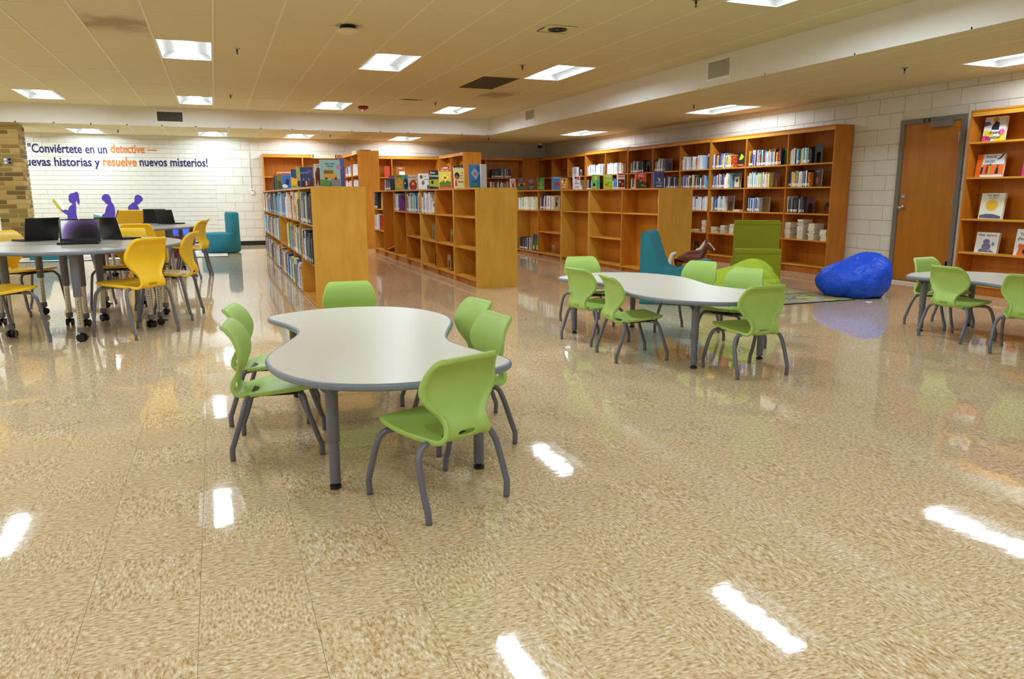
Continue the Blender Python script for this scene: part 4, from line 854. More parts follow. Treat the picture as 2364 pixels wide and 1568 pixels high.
def make_chair(big):
    t = empty('school_chair'); link('shell', MY_SHELL if big else MG_SHELL, None, t)
    zs = .425 if big else .285; s = 1.2 if big else 1
    for k in (1, -1):
        me = leg_mesh(zs, s, s, k, .0135 if big else .0125); link('leg', me, None, t); link('leg', mirror(me), None, t)
    bm = bmesh.new(); box(bm, (-.10*s, -.115*s, zs-.018), (.10*s, .12*s, zs-.004), 0, .004); done('seat_frame', bm, DARK, t)
    return t
CH0 = {False: make_chair(False), True: make_chair(True)}; chused = {False: False, True: False}
def chair(x, y, heading, label, group, big=False):
    o = CH0[big] if not chused[big] else copy_tree(CH0[big]); chused[big] = True
    o.location = (x, y, 0); o.rotation_euler = (0, 0, math.radians(heading-90)); tag(o, label, 'chair', group); return o
GA, GB, GC = 'green chairs around the front table', 'green chairs around the middle table', 'green chairs around the right-edge table'
chair(.743, 2.718, 111.7, 'green school chair nearest the camera, seen from behind at the front table', GA)
chair(.217, 3.596, -9, 'green school chair on the left of the front table, the nearer of the two', GA)
chair(.235, 4.12, -14, 'green school chair on the left of the front table, partly hidden behind its neighbour', GA)
chair(.78, 4.86, -95, 'green school chair at the far side of the front table, before the end panel', GA)
chair(1.13, 3.87, 189, 'green school chair on the right of the front table, the farther of the two', GA)
chair(1.045, 3.36, 186, 'green school chair on the right of the front table, behind the nearest chair', GA)
chair(2.82, 5.36, 12, 'green school chair at the far left of the middle table, back to camera', GB)
chair(2.78, 4.71, -7, 'green school chair at the near left of the middle table, whole seat showing', GB)
chair(3.25, 4.02, 88, 'green school chair nearest the camera at the right of the middle table', GB)
chair(3.13, 6.12, -98, 'green school chair behind the left end of the middle table', GB)
chair(3.72, 5.38, 200, 'green school chair behind the middle table, in front of the lime bean bag left part', GB)
chair(3.66, 4.72, 197, 'green school chair right of the middle table, facing the camera before the bean bag', GB)
chair(6.0, 4.80, -86, 'green school chair behind the right-edge table, before the wooden door', GC)
chair(5.62, 4.32, 0, 'green school chair left of the right-edge table, back turned to camera', GC)
chair(5.56, 3.7, 25, 'green school chair cut by the right edge of the photo', GC)

# ------------------------------------------------------------------ green area tables
HALF = [(.448, -.785), (.432, -.68), (.385, -.55), (.345, -.40), (.332, -.28), (.355, -.14), (.43, .06), (.50, .24), (.532, .40), (.52, .57), (.465, .75), (.36, .90), (.22, .99), (.05, 1.03), (-.14, 1.01), (-.30, .94), (-.41, .865)]
def outline():
    h = HALF; full = h+[(-x, -y) for x, y in h]; P_ = [Vector((x, y, 0)) for x, y in full]; n = len(P_); out = []
    for i in range(n):
        a, b, c, d = P_[i-1], P_[i], P_[(i+1) % n], P_[(i+2) % n]
        for k in range(3):
            t = k/3; out.append(.5*((2*b)+(c-a)*t+(2*a-5*b+4*c-d)*t*t+(3*b-a-3*c+d)*t**3))
    return out
def inset(P_, d):
    n = len(P_); out = []
    for i in range(n):
        t = (P_[(i+1) % n]-P_[i-1]).normalized(); nr = Vector((-t.y, t.x, 0)); out.append(P_[i]+nr*d)
    return out
def table_top(t, O, ztop, lam, edge, th=.026):
    bm = bmesh.new(); I = inset(O, .012); a = [bm.verts.new((p.x, p.y, ztop)) for p in I]; b = [bm.verts.new((p.x, p.y, ztop-th+.002)) for p in I]; n = len(I)
    bm.faces.new(a); bm.faces.new(b[::-1]); 
    for i in range(n): bm.faces.new((a[i], b[i], b[(i+1) % n], a[(i+1) % n]))
    done('tabletop', bm, lam, t)
    bm = bmesh.new(); prof = [(.0125, -.0006), (.006, .0002), (.001, -.004), (-.002, -.012), (0, -.022), (.006, -.029), (.0125, -.030)]
    rings = [[bm.verts.new((p.x, p.y, ztop+z)) for p in inset(O, d)] for d, z in prof]
    for r in range(len(rings)-1):
        for i in range(n): bm.faces.new((rings[r][i], rings[r][(i+1) % n], rings[r+1][(i+1) % n], rings[r+1][i]))
    done('edge_band', bm, edge, t, True)
def kid_table(x, y, rz, label):
    t = empty('activity_table', (x, y, 0), rz, label, 'table', 'wavy tables with green chairs'); zt = .480
    table_top(t, outline(), zt, LAM, EDGE)
    for lx, ly in ((-.308, -.76), (.308, -.76), (-.308, .76), (.308, .76)):
        bm = bmesh.new(); lathe(bm, [(.024, .198), (.0255, .2), (.026, .3), (.027, .44), (.045, .45)], 20, (lx, ly)); lathe(bm, [(.0225, .026), (.0225, .2)], 20, (lx, ly))
        l = done('leg', bm, STEEL, t, True, ang=40)
        bm = bmesh.new(); lathe(bm, [(.012, .0), (.023, .002), (.024, .014), (.012, .016), (.012, .026)], 18, (lx, ly)); done('glide', bm, DARK, l, True, ang=40)
        bm = bmesh.new(); s = .075
        for ax in (0, 1):
            for sg in (-1, 1):
                pts = [(0, 0), (s*sg, .0), (.02*sg, -.055), (0, -.055)]
                f = (lambda p, w_: (lx+p[0], ly+w_, .4495+p[1])) if ax == 0 else (lambda p, w_: (lx+w_, ly+p[0], .4495+p[1]))
                prism(bm, pts, -.002, .002, 0, f)
        done('bracket', bm, STEEL, t)
kid_table(.685, 3.706, 0, 'cream wavy table in the foreground with six green chairs')
kid_table(3.20, 5.0, math.atan2(.17, 1.51), 'cream wavy table in the middle, before the teal lounge chair')
kid_table(5.97, 3.93, math.radians(2), 'cream wavy table cut by the right edge of the photo')

# ------------------------------------------------------------------ laptop tables on casters
def caster(t, x, y, a, h=.075):
    c = empty('caster'); c.parent = t; c.location = (x, y, 0); c.rotation_euler = (0, 0, a)
    for s in (-.021, .021):
        bm = bmesh.new(); n = 18; A = []
        for xx, r in ((s-.012, .026), (s-.01, .033), (s+.01, .033), (s+.012, .026)): A.append([bm.verts.new((xx, r*math.cos(2*PI*k/n), .0335+r*math.sin(2*PI*k/n))) for k in range(n)])
        for i in range(3):
            for k in range(n): bm.faces.new((A[i][k], A[i][(k+1) % n], A[i+1][(k+1) % n], A[i+1][k]))
        bm.faces.new(A[0]); bm.faces.new(A[3]); done('wheel', bm, BLACK, c, True, ang=40)
    boxo('brake_lever', (-.012, .02, .035), (.012, .055, .048), BLACK, c)
    bm = bmesh.new(); lathe(bm, [(.009, .03), (.009, .07), (.02, .071), (.02, h)], 12); done('caster_hood', bm, BLACK, c)
def laptop_table(x, y, rz, O, legs, label, group):
    t = empty('laptop_table', (x, y, 0), rz, label, 'table', group); zt = .742
    table_top(t, O, zt, LAMG, EDGE)
    for lx, ly, up in legs:
        bm = bmesh.new(); lathe(bm, [(.030, .37), (.031, .373), (.034, .70), (.034, .711)], 18, (lx, ly)); l = done('leg', bm, STEEL, t, True, ang=40)
        bm = bmesh.new(); lathe(bm, [(.024, .115), (.024, .372)], 18, (lx, ly))
        done('chrome_tube', bm, CHROME, l, True, ang=40)
        bm = bmesh.new(); lathe(bm, [(.028, .078), (.029, .08), (.029, .12), (.026, .122)], 18, (lx, ly)); done('collar', bm, STEEL, l, True, ang=40)
        bm = bmesh.new()
        for k in range(9): box(bm, (lx-.003, ly-.0248, .15+k*.022), (lx+.003, ly-.0235, .158+k*.022))
        done('height_hole_strip', bm, BLACK, l)
        caster(t, lx, ly, R.uniform(0, 6.28))
def wedge(a0, a1, rx, ry, gap=.004, n=26):
    c = Vector((math.cos((a0+a1)/2), math.sin((a0+a1)/2), 0))*.012; pts = []
    r0 = .05; am = (a0+a1)/2
    for k in range(n+1):
        a = a0+.006+(a1-a0-.012)*k/n; pts.append(Vector((rx*math.cos(a), ry*math.sin(a), 0)))
    e0, e1 = pts[0], pts[-1]; m = 6
    side1 = [e1.lerp(c, k/m) for k in range(1, m)]; side0 = [c.lerp(e0, k/m) for k in range(0, m)]
    return pts+side1+side0
D0 = (-1.19, 8.0)
def tri_table(cx, cy, rx, ry, angs, legsets, tags, grp):
    for (a0, a1), lg, lb in zip(angs, legsets, tags):
        laptop_table(cx, cy, 0, wedge(math.radians(a0), math.radians(a1), rx, ry), [(lx-cx, ly-cy, 0) for lx, ly in lg], lb, grp)
tri_table(-1.19, 8.0, .87, 1.22, [(-168, -40), (-40, 72), (72, 192)],
  [[(-1.09, 6.90), (-1.67, 7.32), (-.61, 7.42), (-1.17, 7.71)], [(-.54, 7.56), (-.53, 8.2), (-.78, 8.86), (-1.06, 8.0)], [(-1.32, 7.83), (-1.9, 8.06), (-1.68, 8.7), (-1.15, 8.95)]],
  ['grey caster table section nearest the camera, under the front laptop', 'grey caster table section on the right beneath the turned laptop', 'grey caster table section on the left under the laptop seen from behind'], 'wedge sections of the near laptop table')
tri_table(-1.1, 12.4, .85, 1.2, [(-160, -50), (-50, 70), (70, 200)],
  [[(-1.05, 11.4), (-1.45, 11.75), (-.62, 11.8), (-1.05, 12.15)], [(-.36, 12.46), (-.54, 13.15), (-.75, 13.4), (-.9, 12.5)], [(-1.45, 12.45), (-1.7, 12.9), (-1.4, 13.4), (-1.05, 13.4)]],
  ['front section of the farther grey caster table', 'right section of the farther grey caster table under the open laptop', 'rear left section of the farther grey caster table'], 'wedge sections of the far laptop table')
GY1, GY2 = 'yellow chairs around the near laptop table', 'yellow chairs around the far laptop table'
chair(-.705, 7.105, 138.4, 'yellow school chair with its whole back to the camera at the near laptop table', GY1, True)
chair(-1.66, 6.98, 43, 'yellow school chair cut by the left photo edge', GY1, True)
chair(-.46, 7.98, 168, 'yellow school chair seen sideways at the right of the near laptop table', GY1, True)
chair(-1.83, 8.85, -35, 'yellow school chair behind the laptop seen from behind, far left', GY1, True)
chair(-.97, 8.92, -112, 'yellow school chair tucked behind the turned laptop', GY1, True)
_q = at_y(315, 512, 10.55); chair(_q.x, 10.8, 86, 'yellow school chair with framed back, nearest at the far laptop table', GY2, True)
chair(-.40, 11.9, 160, 'yellow school chair at the right of the far table, in front of the teal seat', GY2, True)
chair(-.37, 12.5, 178, 'yellow school chair overlapped behind its neighbour at the far right', GY2, True)
chair(-1.85, 12.1, 10, 'yellow school chair between the front laptop and the purple girl', GY2, True)

# ------------------------------------------------------------------ laptops
SCR = mat('laptop_screen', '060608', .25, spec=.3); KEY = mat('keyboard_deck', '151517', .5)
def laptop(x, y, z, rz, tilt, label, w_=.335, d_=.212, ramp_screen=False):
    """keyboard deck towards local -y, screen at +y edge facing -y"""
    t = empty('laptop', (x, y, z), rz, label, 'laptop', 'open black laptops'); boxo('base', (-w_/2, -d_, 0), (w_/2, 0, .018), BLACK, t, .004)
    k = boxo('keyboard', (-w_/2+.02, -d_+.085, .018), (w_/2-.02, -.02, .0192), KEY, t)
    l = boxo('lid', (-w_/2, -.0045, 0), (w_/2, .0045, d_), BLACK, t, .003, loc=(0, .002, .016)); l.rotation_euler = (-tilt, 0, 0)
    _d = boxo('display', (-w_/2+.018, -.0055, .028), (w_/2-.018, -.0046, d_-.014), SCR, l)
    bm = bmesh.new(); n = 20; q = mat('logo_silver', '4c4c50', .35, metal=.5)
    for yy, cz, ra, rb in ((.0046, d_*.52, .0165, .0145),):
        A = [[bm.verts.new((r*math.cos(2*PI*k_/n), yy+.0002, cz+r*math.sin(2*PI*k_/n))) for k_ in range(n)] for r in (ra, rb)]
        for k_ in range(n): bm.faces.new((A[0][k_], A[0][(k_+1) % n], A[1][(k_+1) % n], A[1][k_]))
    done('lid_logo_ring', bm, q, l)
    for s, px, py, pz, rot, sz in (('DELL', 0, .0052, d_*.52-.004, (PI/2, 0, PI), .011), ('DELL', 0, -.0048, .009, (PI/2, 0, 0), .010)):
        f = text_obj(s, sz, q, 'CENTER', .0003, .0001, 'logo_lettering'); f.parent = l; f.location = (px, py, pz); f.rotation_euler = rot
    boxo('webcam', (-.004, -.0052, d_-.009), (.004, -.0046, d_-.004), WHITE, l)
    if ramp_screen: _d.data.materials[0] = SCR_RAMP
    return t
SCR_RAMP = mat('screen_ramp', '101014', .25, spec=.3); nt = SCR_RAMP.node_tree; L = nt.links.new; tc = N(nt, 'TexCoord'); sp = N(nt, 'SeparateXYZ'); L(tc.outputs['Object'], sp.inputs[0])  # emissive radial ramp for one display, dark centre through purple to white
dx = mth(nt, 'SUBTRACT', sp.outputs[0], .06); dz = mth(nt, 'SUBTRACT', sp.outputs[2], .04); dd = mth(nt, 'SQRT', mth(nt, 'ADD', mth(nt, 'MULTIPLY', dx, dx), mth(nt, 'MULTIPLY', dz, dz)))
cr = N(nt, 'ValToRGB'); e = cr.color_ramp.elements; e[0].position = .05; e[0].color = lin('0a0a10'); e[1].position = .225; e[1].color = lin('f4f6ff')
for p_, c_ in ((.11, '2a2030'), (.16, '5a4470'), (.2, '8a78b0')): q = e.new(p_); q.color = lin(c_)
L(dd, cr.inputs[0]); b = nt.nodes['Principled BSDF']; L(cr.outputs[0], b.inputs['Emission Color']); b.inputs['Emission Strength'].default_value = .55
ZT = .7425
p = at_z(185, 562, ZT); laptop(p.x, p.y+.04, ZT, math.radians(2), math.radians(14), 'open laptop facing the camera with white and purple on its screen', ramp_screen=True)
p = at_z(97, 556, ZT); laptop(p.x, p.y, ZT, math.radians(222), math.radians(14), 'open laptop seen from behind, left of the front laptop')
p = at_z(258, 553, ZT); laptop(p.x, p.y, ZT, math.radians(132), math.radians(14), 'open laptop turned sideways, right of the front laptop')
p = at_z(358, 515, ZT); laptop(p.x, p.y, ZT, math.radians(0), math.radians(8), 'open laptop with dark screen on the far table')
p = at_z(385, 513, ZT); laptop(p.x+.05, 12.95, ZT, math.radians(140), math.radians(14), 'open laptop seen from behind, next to the dark screen one')
p = at_z(262, 516, ZT); laptop(p.x, p.y+.1, ZT, math.radians(-82), math.radians(20), 'open laptop edge on before the yellow back under the purple boy')
o = boxo('red_toy', (-.02, -.02, 0), (.02, .02, .02), mat('red_plastic', 'd8402a', .4), loc=(at_z(346, 516, ZT).x, at_z(346, 516, ZT).y+.75, ZT)); bpy.data.objects.remove(o)

# ------------------------------------------------------------------ soft seats
def smooth_from(bm, m, name, parent=None, lv=2, crease=None):
    me = bpy.data.meshes.new(name); bmesh.ops.recalc_face_normals(bm, faces=bm.faces[:]); bm.to_mesh(me); bm.free(); o = bpy.data.objects.new('tmp', me); COL.objects.link(o)
    s = o.modifiers.new('s', 'SUBSURF'); s.levels = lv; s.render_levels = lv
    e = bpy.data.meshes.new_from_object(o.evaluated_get(bpy.context.evaluated_depsgraph_get())); bpy.data.objects.remove(o)
    for p in e.polygons: p.use_smooth = True
    return link(name, e, m, parent)
def chaise(x, y, rz, s, label, col=TEAL):
    """side profile in local x-z, body runs along +y"""
    t = empty('lounge_chair', (x, y, 0), rz, label, 'lounge chair', None)
    base = [(0, 0), (0, .35), (.0, .72), (.012, .785), (.05, .81), (.095, .79), (.13, .70), (.21, .50), (.26, .40), (.32, .36), (.40, .375), (.62, .455), (.74, .48), (.81, .46), (.83, .41), (.80, .20), (.78, 0)]
    poly = [(p.x*s*.88, p.y*s) for p in cat([(a, b, 0) for a, b in base], 3)]
    bm = bmesh.new(); prism(bm, poly, 0, .62*s, 0, lambda p, z: (p[0], z, p[1]))
    es = [e for e in bm.edges if all(abs(v.co.y) < 1e-6 for v in e.verts) or all(abs(v.co.y-.62*s) < 1e-5 for v in e.verts)]
    bmesh.ops.bevel(bm, geom=es, offset=.022, segments=3, affect='EDGES', profile=.5); done('upholstered_body', bm, col, t, True, ang=35)
    bm = bmesh.new(); tube(bm, [(p[0], .0, p[1]) for p in poly[1:-1:2]], .0032, 6); o = done('piping', bm, col, t, True); o.location = (0, .021, 0); o.location = (0, .004, 0)
    boxo('fabric_tag', (-.006, .24*s, .6*s), (.0, .28*s, .7*s), BLACK, t)
    return t
p = at_y(1478, 600, 7.05); chaise(p.x, 7.05, math.radians(-42), .97, 'teal angular lounge chair with raised footrest, behind the middle table')
p = at_z(20, 605, 0); chaise(-3.25, 16.1, math.radians(-6), .95, 'teal lounge chair seen past the brick column on the left')
# round teal seat with block back
t = empty('tub_chair', (.06, 16.98, 0), math.radians(8), 'teal round seat with a tall straight back, before the white wall', 'chair')
bm = bmesh.new(); lathe(bm, [(.36, .012), (.39, .03), (.395, .2), (.39, .38), (.37, .405), (.33, .415), (0.01, .418)], 40); done('round_seat', bm, TEAL, t, True, ang=60)
bm = bmesh.new(); pts = [(.16, -.32), (.20, -.345), (.27, -.30), (.36, -.16), (.395, 0), (.36, .16), (.27, .30), (.20, .345), (.16, .32), (.14, .1), (.14, -.1)]
prism(bm, pts, .30, .84); es = [e for e in bm.edges if all(v.co.z > .83 for v in e.verts)]; bmesh.ops.bevel(bm, geom=es, offset=.05, segments=4, affect='EDGES', profile=.5)
done('backrest', bm, TEAL, t, True, ang=50)
# lime blocks
def lime(px0, px1, pyt, Y, label, dep):
    a, b = at_y(px0, 620, Y), at_y(px1, 620, Y); h = at_y((px0+px1)/2, pyt, Y).z; t = empty('lime_chair', (a.x, Y, 0), math.radians(-34), label, 'lounge chair', 'lime block chairs')
    w_ = (b.x-a.x)*.83
    boxo('backrest', (0, 0, .02), (w_, .16, h), LIMEF, t, .022); boxo('seat', (0.004, .155, .02), (w_-.004, dep, .36), LIMEF, t, .02)
    bm = bmesh.new(); tube(bm, [(.012, -.001, h-.05), (w_-.012, -.001, h-.05)], .0025, 6); done('seam', bm, mat('lime_seam', '6c7418', .9), t)
    boxo('glide_board', (.03, .03, 0), (w_-.03, dep-.03, .02), BLACK, t); return t
lime(1691, 1788, 508, 7.55, 'tall lime block chair seen from behind, under the paperback stacks', .55)
lime(1694, 1794, 573, 6.85, 'lower lime block chair standing in front of the tall lime one', .5)
a, b = at_y(268, 500, 14.3), at_y(386, 500, 14.3); h_ = at_y(300, 485, 14.3).z; t = empty('yellow_block_chair', (a.x, 14.3, 0), 0, 'wide yellow upholstered block chair behind the far laptop table', 'lounge chair'); YF = mat('yellow_fabric', 'f4bc2a', .8)
boxo('backrest', (0, 0, .02), (b.x-a.x, .2, h_), YF, t, .05); boxo('seat', (.01, .18, .02), (b.x-a.x-.01, .75, .4), YF, t, .04)
# bean bags
from mathutils import noise
def beanbag(loc, rz, ctrl, m, label, seedv, tagpos=None, tagtxt=False, sc=1.0):
    """ctrl: list of (x, y, z, rx, ry, rz) blobs blended into one skin"""
    t = empty('bean_bag', loc, rz, label, 'bean bag'); bm = bmesh.new(); bmesh.ops.create_icosphere(bm, subdivisions=5, radius=1)
    cx = sum(c[0]*c[3] for c in ctrl)/sum(c[3] for c in ctrl); cz = .26
    for v in bm.verts:
        d = v.co.normalized(); lo, hi = 0.0, 1.6
        def f(p):
            s = 0
            for x, y, z, a, b, c in ctrl: s += math.exp(-1.1*(((p.x-x)/a)**2+((p.y-y)/b)**2+((p.z-z)/c)**2-1))
            return s-1
        o_ = Vector((cx, 0, cz))
        for _ in range(22):
            mid = (lo+hi)/2
            if f(o_+d*mid) > 0: lo = mid
            else: hi = mid
        p = o_+d*lo
        n1 = noise.noise(Vector((p.x*3.2, p.y*3.2, p.z*3.2+seedv))); n2 = abs(noise.noise(Vector((p.x*6+seedv, p.y*6, p.z*4))))
        n3 = abs(noise.noise(Vector((p.x*4.5+p.z*2, p.y*4.5-seedv, p.z*9+p.x*3))))
        r = 1+.06*n1-.30*max(0, .14-n2)-.30*max(0, .12-n3)
        p = o_+(p-o_)*r; 
        if p.z < .0: p.z = 0.0+.0*p.z
        v.co = p*sc
    o = done('fabric_cover', bm, m, t, True)
    if tagpos:
        a = empty('sewn_label', tagpos); a.parent = t; bpy.data.objects.remove(a)
        q = boxo('sewn_label', (-.032, -.002, -.022), (.032, .002, .022), WHITE, t, loc=tagpos); q.rotation_euler = (-.5, -.7, 0)
        q2 = boxo('label_print', (-.022, -.0028, -.006), (.022, -.002, .006), BLACK, q)
    return t
pb = at_z(1975, 690, 0)
beanbag((pb.x+.17, pb.y+.2, 0), math.radians(-14), [(-.16, 0, .17, .29, .32, .20), (.12, 0, .20, .25, .31, .24), (.19, .0, .34, .15, .22, .13)], BLUEB, 'large royal blue bean bag on the corner of the striped rug', 1.3)
o = boxo('paper_tag', (-.05, -.03, 0), (.04, .03, .002), WHITE, loc=(at_z(2006, 698, 0).x, at_z(2006, 698, 0).y, .001)); o.rotation_euler = (0, 0, .6); tag(o, 'small white paper tag under the edge of the blue bean bag', 'tag')
pb = at_y(1712, 640, 6.15)
beanbag((pb.x, 6.15, 0), math.radians(-10), [(-.16, 0, .19, .27, .30, .24), (.16, 0, .22, .24, .28, .25), (.12, .02, .38, .12, .14, .12)], LIMEB, 'bright lime bean bag behind the middle table, with a white sewn label', 4.1, (-.12, -.255, .34))
pb = at_y(419, 560, 18.3); beanbag((pb.x, 18.3, 0), 0, [(0, 0, .22, .30, .32, .28)], BLUEB, 'blue bean bag glimpsed below the far laptop table', 2.2)
pb = at_y(128, 548, 17.6); beanbag((pb.x, 17.6, 0), 0, [(0, 0, .24, .24, .26, .32)], LIMEB, 'lime bean bag glimpsed between two laptops', 6.2)
# maroon ottomans
for px, lb in ((401, 'maroon cube ottoman below the far table, nearer the teal seat'), (250, 'maroon cube ottoman half hidden by the near table legs')):
    q = at_z(px, 597, 0); o = boxo('ottoman', (-.2, 0, .0), (.2, .4, .42), MAROON, None, .03, loc=(q.x, q.y+.1, 0)); tag(o, lb, 'ottoman', 'maroon ottomans')

# ------------------------------------------------------------------ rugs
def rug(name, x0, y0, x1, y1, rz, cols, label, dirx=True, seed=3):
    m = bpy.data.materials.new(name+'_pile'); m.use_nodes = True; nt = m.node_tree; b = nt.nodes['Principled BSDF']; L = nt.links.new
    t = N(nt, 'TexCoord'); sc = N(nt, 'VectorMath', operation='MULTIPLY'); sc.inputs[1].default_value = (.8, 7.5, 1); L(t.outputs['Object'], sc.inputs[0])
    n = N(nt, 'TexNoise'); n.inputs['Scale'].default_value = 1.0; n.inputs['Detail'].default_value = 3; n.inputs['Roughness'].default_value = .7; L(sc.outputs[0], n.inputs['Vector'])
    cr = N(nt, 'ValToRGB'); cr.color_ramp.interpolation = 'CONSTANT'; e = cr.color_ramp.elements; k = len(cols)
    e[0].position = 0; e[0].color = lin(cols[0]); e[1].position = .99; e[1].color = lin(cols[-1])
    for i, c in enumerate(cols[1:]): q = e.new(.34+.32*i/(k-1)); q.color = lin(c)
    L(n.outputs[0], cr.inputs[0]); L(cr.outputs[0], b.inputs['Base Color']); b.inputs['Roughness'].default_value = 1; b.inputs['Specular IOR Level'].default_value = .1
    cx, cy = (x0+x1)/2, (y0+y1)/2; t_ = empty(name, (cx, cy, 0), rz, label, 'rug')
    boxo('pile', (x0-cx, y0-cy, .001), (x1-cx, y1-cy, .011), m, t_); bm = bmesh.new(); a, c = x1-cx, y1-cy
    for q in ((-a-.01, -c-.01, a+.01, -c), (-a-.01, c, a+.01, c+.01), (-a-.01, -c, -a, c), (a, -c, a+.01, c)): box(bm, (q[0], q[1], .0), (q[2], q[3], .010))
    done('binding', bm, mat('rug_binding', '14202e', .9), t_)
rug('striped_rug', 5.35, 6.38, 6.62, 7.75, 0, ['1c5a9c', '2f8c5a', 'd8c23a', 'c8d04a', '2a6fb0', 'e0a03a', '8fb8c8', 'b8b83a', '1f4f8c', 'd87a3a', 'c8c860'], 'rug striped in yellow, blue, green and orange by the blue bean bag')
rug('pastel_rug', -3.6, 15.8, .17, 17.6, 0, ['e8a8b8', 'f0ead8', '8fd0e8', 'd8e890', 'f0b0c0', 'f5f0e0', 'a8e0c8', 'e88fa8', '90b8e8'], 'pastel abstract rug under the round teal seat by the white wall')

# ------------------------------------------------------------------ door with frame
fr = tag(boxo('door_frame', (XW-.02, DY1-.06, 0), (XW+.05, DY1, DTOP), FRAME), None, None, None, 'structure'); fr.name = 'trim_1'
boxo('jamb', (XW-.02, DY0, 0), (XW+.05, DY0+.06, DTOP), FRAME, fr); boxo('head', (XW-.02, DY0+.06, DTOP-.06), (XW+.05, DY1-.06, DTOP), FRAME, fr)
boxo('rebate', (XW+.02, DY0+.06, 0), (XW+.03, DY0+.075, DTOP-.06), BLACK, fr)
yy = (at_x(2140, 277, XW-.02)).y
boxo('number_plate', (XW-.024, yy-.05, DTOP-.05), (XW-.02, yy+.05, DTOP-.01), BLACK, fr)
def wtext(s, size, loc, rot, m, parent=None, name='lettering', width=None, bold=.0, align='LEFT'):
    o = text_obj(s, size, m, align, bold, .0008, name); o.parent = parent; o.location = loc; o.rotation_euler = rot
    if width:
        bpy.context.view_layer.update(); w0 = o.dimensions.x; o.scale = (width/w0, 1, 1)
    return o
wtext('111', .03, (XW-.0245, yy+.02, DTOP-.042), (PI/2, 0, -PI/2), WHITE, fr, 'number_lettering')
door = tag(boxo('door_1', (XW+.0, DY0+.066, .012), (XW+.04, DY1-.064, DTOP-.066), WDOOR), None, None, None, 'structure')
kp = at_x(2066, 476, XW-.03)
bm = bmesh.new(); lathe(bm, [(.032, 0), (.032, .006), (.012, .01), (.012, .035), (.026, .045), (.03, .058), (.024, .07), (.008, .074)], 24)
o = done('door_knob', bm, NICKEL, door, True, ang=50); o.location = (XW, DY1-.064-.065, .99); o.rotation_euler = (0, -PI/2, 0)
bm = bmesh.new(); lathe(bm, [(.03, 0), (.028, .006), (.012, .008), (.01, .014)], 20)
boxo('lock_plate', (-.004, -.032, -.05), (0, .032, .05), NICKEL, door, loc=(XW, DY1-.13, 1.12)); o = done('deadbolt', bm, NICKEL, door, True, ang=40); o.location = (XW-.004, DY1-.13, 1.12); o.rotation_euler = (0, -PI/2, 0)
for z in (.28, 1.08, 1.86):
    bm = bmesh.new(); box(bm, (-.006, -.02, -.055), (0, .0, .055)); tube(bm, [(-.008, -.002, -.055), (-.008, -.002, .055)], .007, 8); done('hinge', bm, NICKEL if z > .5 else BLACK, door, loc=(XW-.018, DY0+.075, z))
boxo('closer_body', (XW-.06, DY0+.18, DTOP-.13), (XW-.002, DY0+.47, DTOP-.055), FRAME, door, .006)
boxo('door_sweep', (XW-.012, DY0+.07, .012), (XW-.001, DY1-.07, .03), BLACK, door)
q = at_z(2110, 656, 0); bm = bmesh.new(); prism(bm, [(-.02, -.48), (.012, -.48), (.016, .42), (-.012, .40)], .0005, .03); o = done('draft_strip', bm, mat('worn_white', 'd8d0c4', .7, noise=.3, nscale=14), loc=(XW-.06, (DY0+DY1)/2, 0)); tag(o, 'worn white draft strip on the floor along the wooden door', 'strip')

# ------------------------------------------------------------------ wall lettering and silhouettes
NAVY, ORG, PURP = mat('vinyl_navy', '1f1c58', .5), mat('vinyl_orange', 'e07a2a', .5), mat('vinyl_purple', '4a36a0', .5)
q = empty('wall_quote', (0, YW-.003, 0), 0, 'navy and orange Spanish quotation lettered across the white back wall', 'lettering')
for s, xa, xb, yb, m in (('"Conviértete en un', 64.5, 247, 351.5, NAVY), ('detective —', 255.5, 361.5, 352.5, ORG), ('nuevas historias y', 46, 230.5, 382, NAVY), ('resuelve', 237.5, 315, 382.5, ORG), ('nuevos misterios!', 322, 479, 383, NAVY)):
    a, b = at_y(xa, yb, YW-.003), at_y(xb, yb+.4, YW-.003)
    wtext(s, .262, (a.x, 0, a.z), (PI/2, 0, 0), m, q, 'word_group', b.x-a.x, .0058)
def decal(name, polys, label, group=None):
    t = None
    for i, (nm, m, pts, off) in enumerate(polys):
        W = [at_y(90+x*.10998, 420+y*.10998, YW-.002-off) for x, y in pts]
        bm = bmesh.new(); prism(bm, [(v.x, v.z) for v in W], 0, .0012, 0, lambda p, z: (p[0], YW-.002-off-z, p[1])); o = done(nm, bm, m, t)
        if t is None: t = o; tag(o, label, 'wall decal', group)
HALO = mat('vinyl_white_rim', 'f8f8ff', .5)
decal('reading_girl_decal', [('reading_girl_decal', PURP, [(620,310),(640,260),(690,232),(740,232),(758,210),(785,205),(815,222),(838,270),(840,340),(858,400),(850,430),(848,500),(830,470),(800,440),(795,392),(770,430),(785,560),(782,650),(805,770),(840,1000),(560,1000),(380,900),(420,820),(500,790),(602,770),(598,700),(480,620),(430,580),(428,558),(465,560),(500,600),(560,580),(608,600),(640,520),(700,470),(695,440),(655,440),(630,400),(618,380),(622,360)], 0),
   ('held_book', mat('vinyl_mustard', 'b8ac30', .5), [(302,342),(470,548),(462,628),(282,410)], .002), ('book_page', HALO, [(350,382),(418,358),(560,568),(500,600)], .0015)], 'purple vinyl silhouette of a ponytailed girl reading a yellow book', 'reader silhouettes')
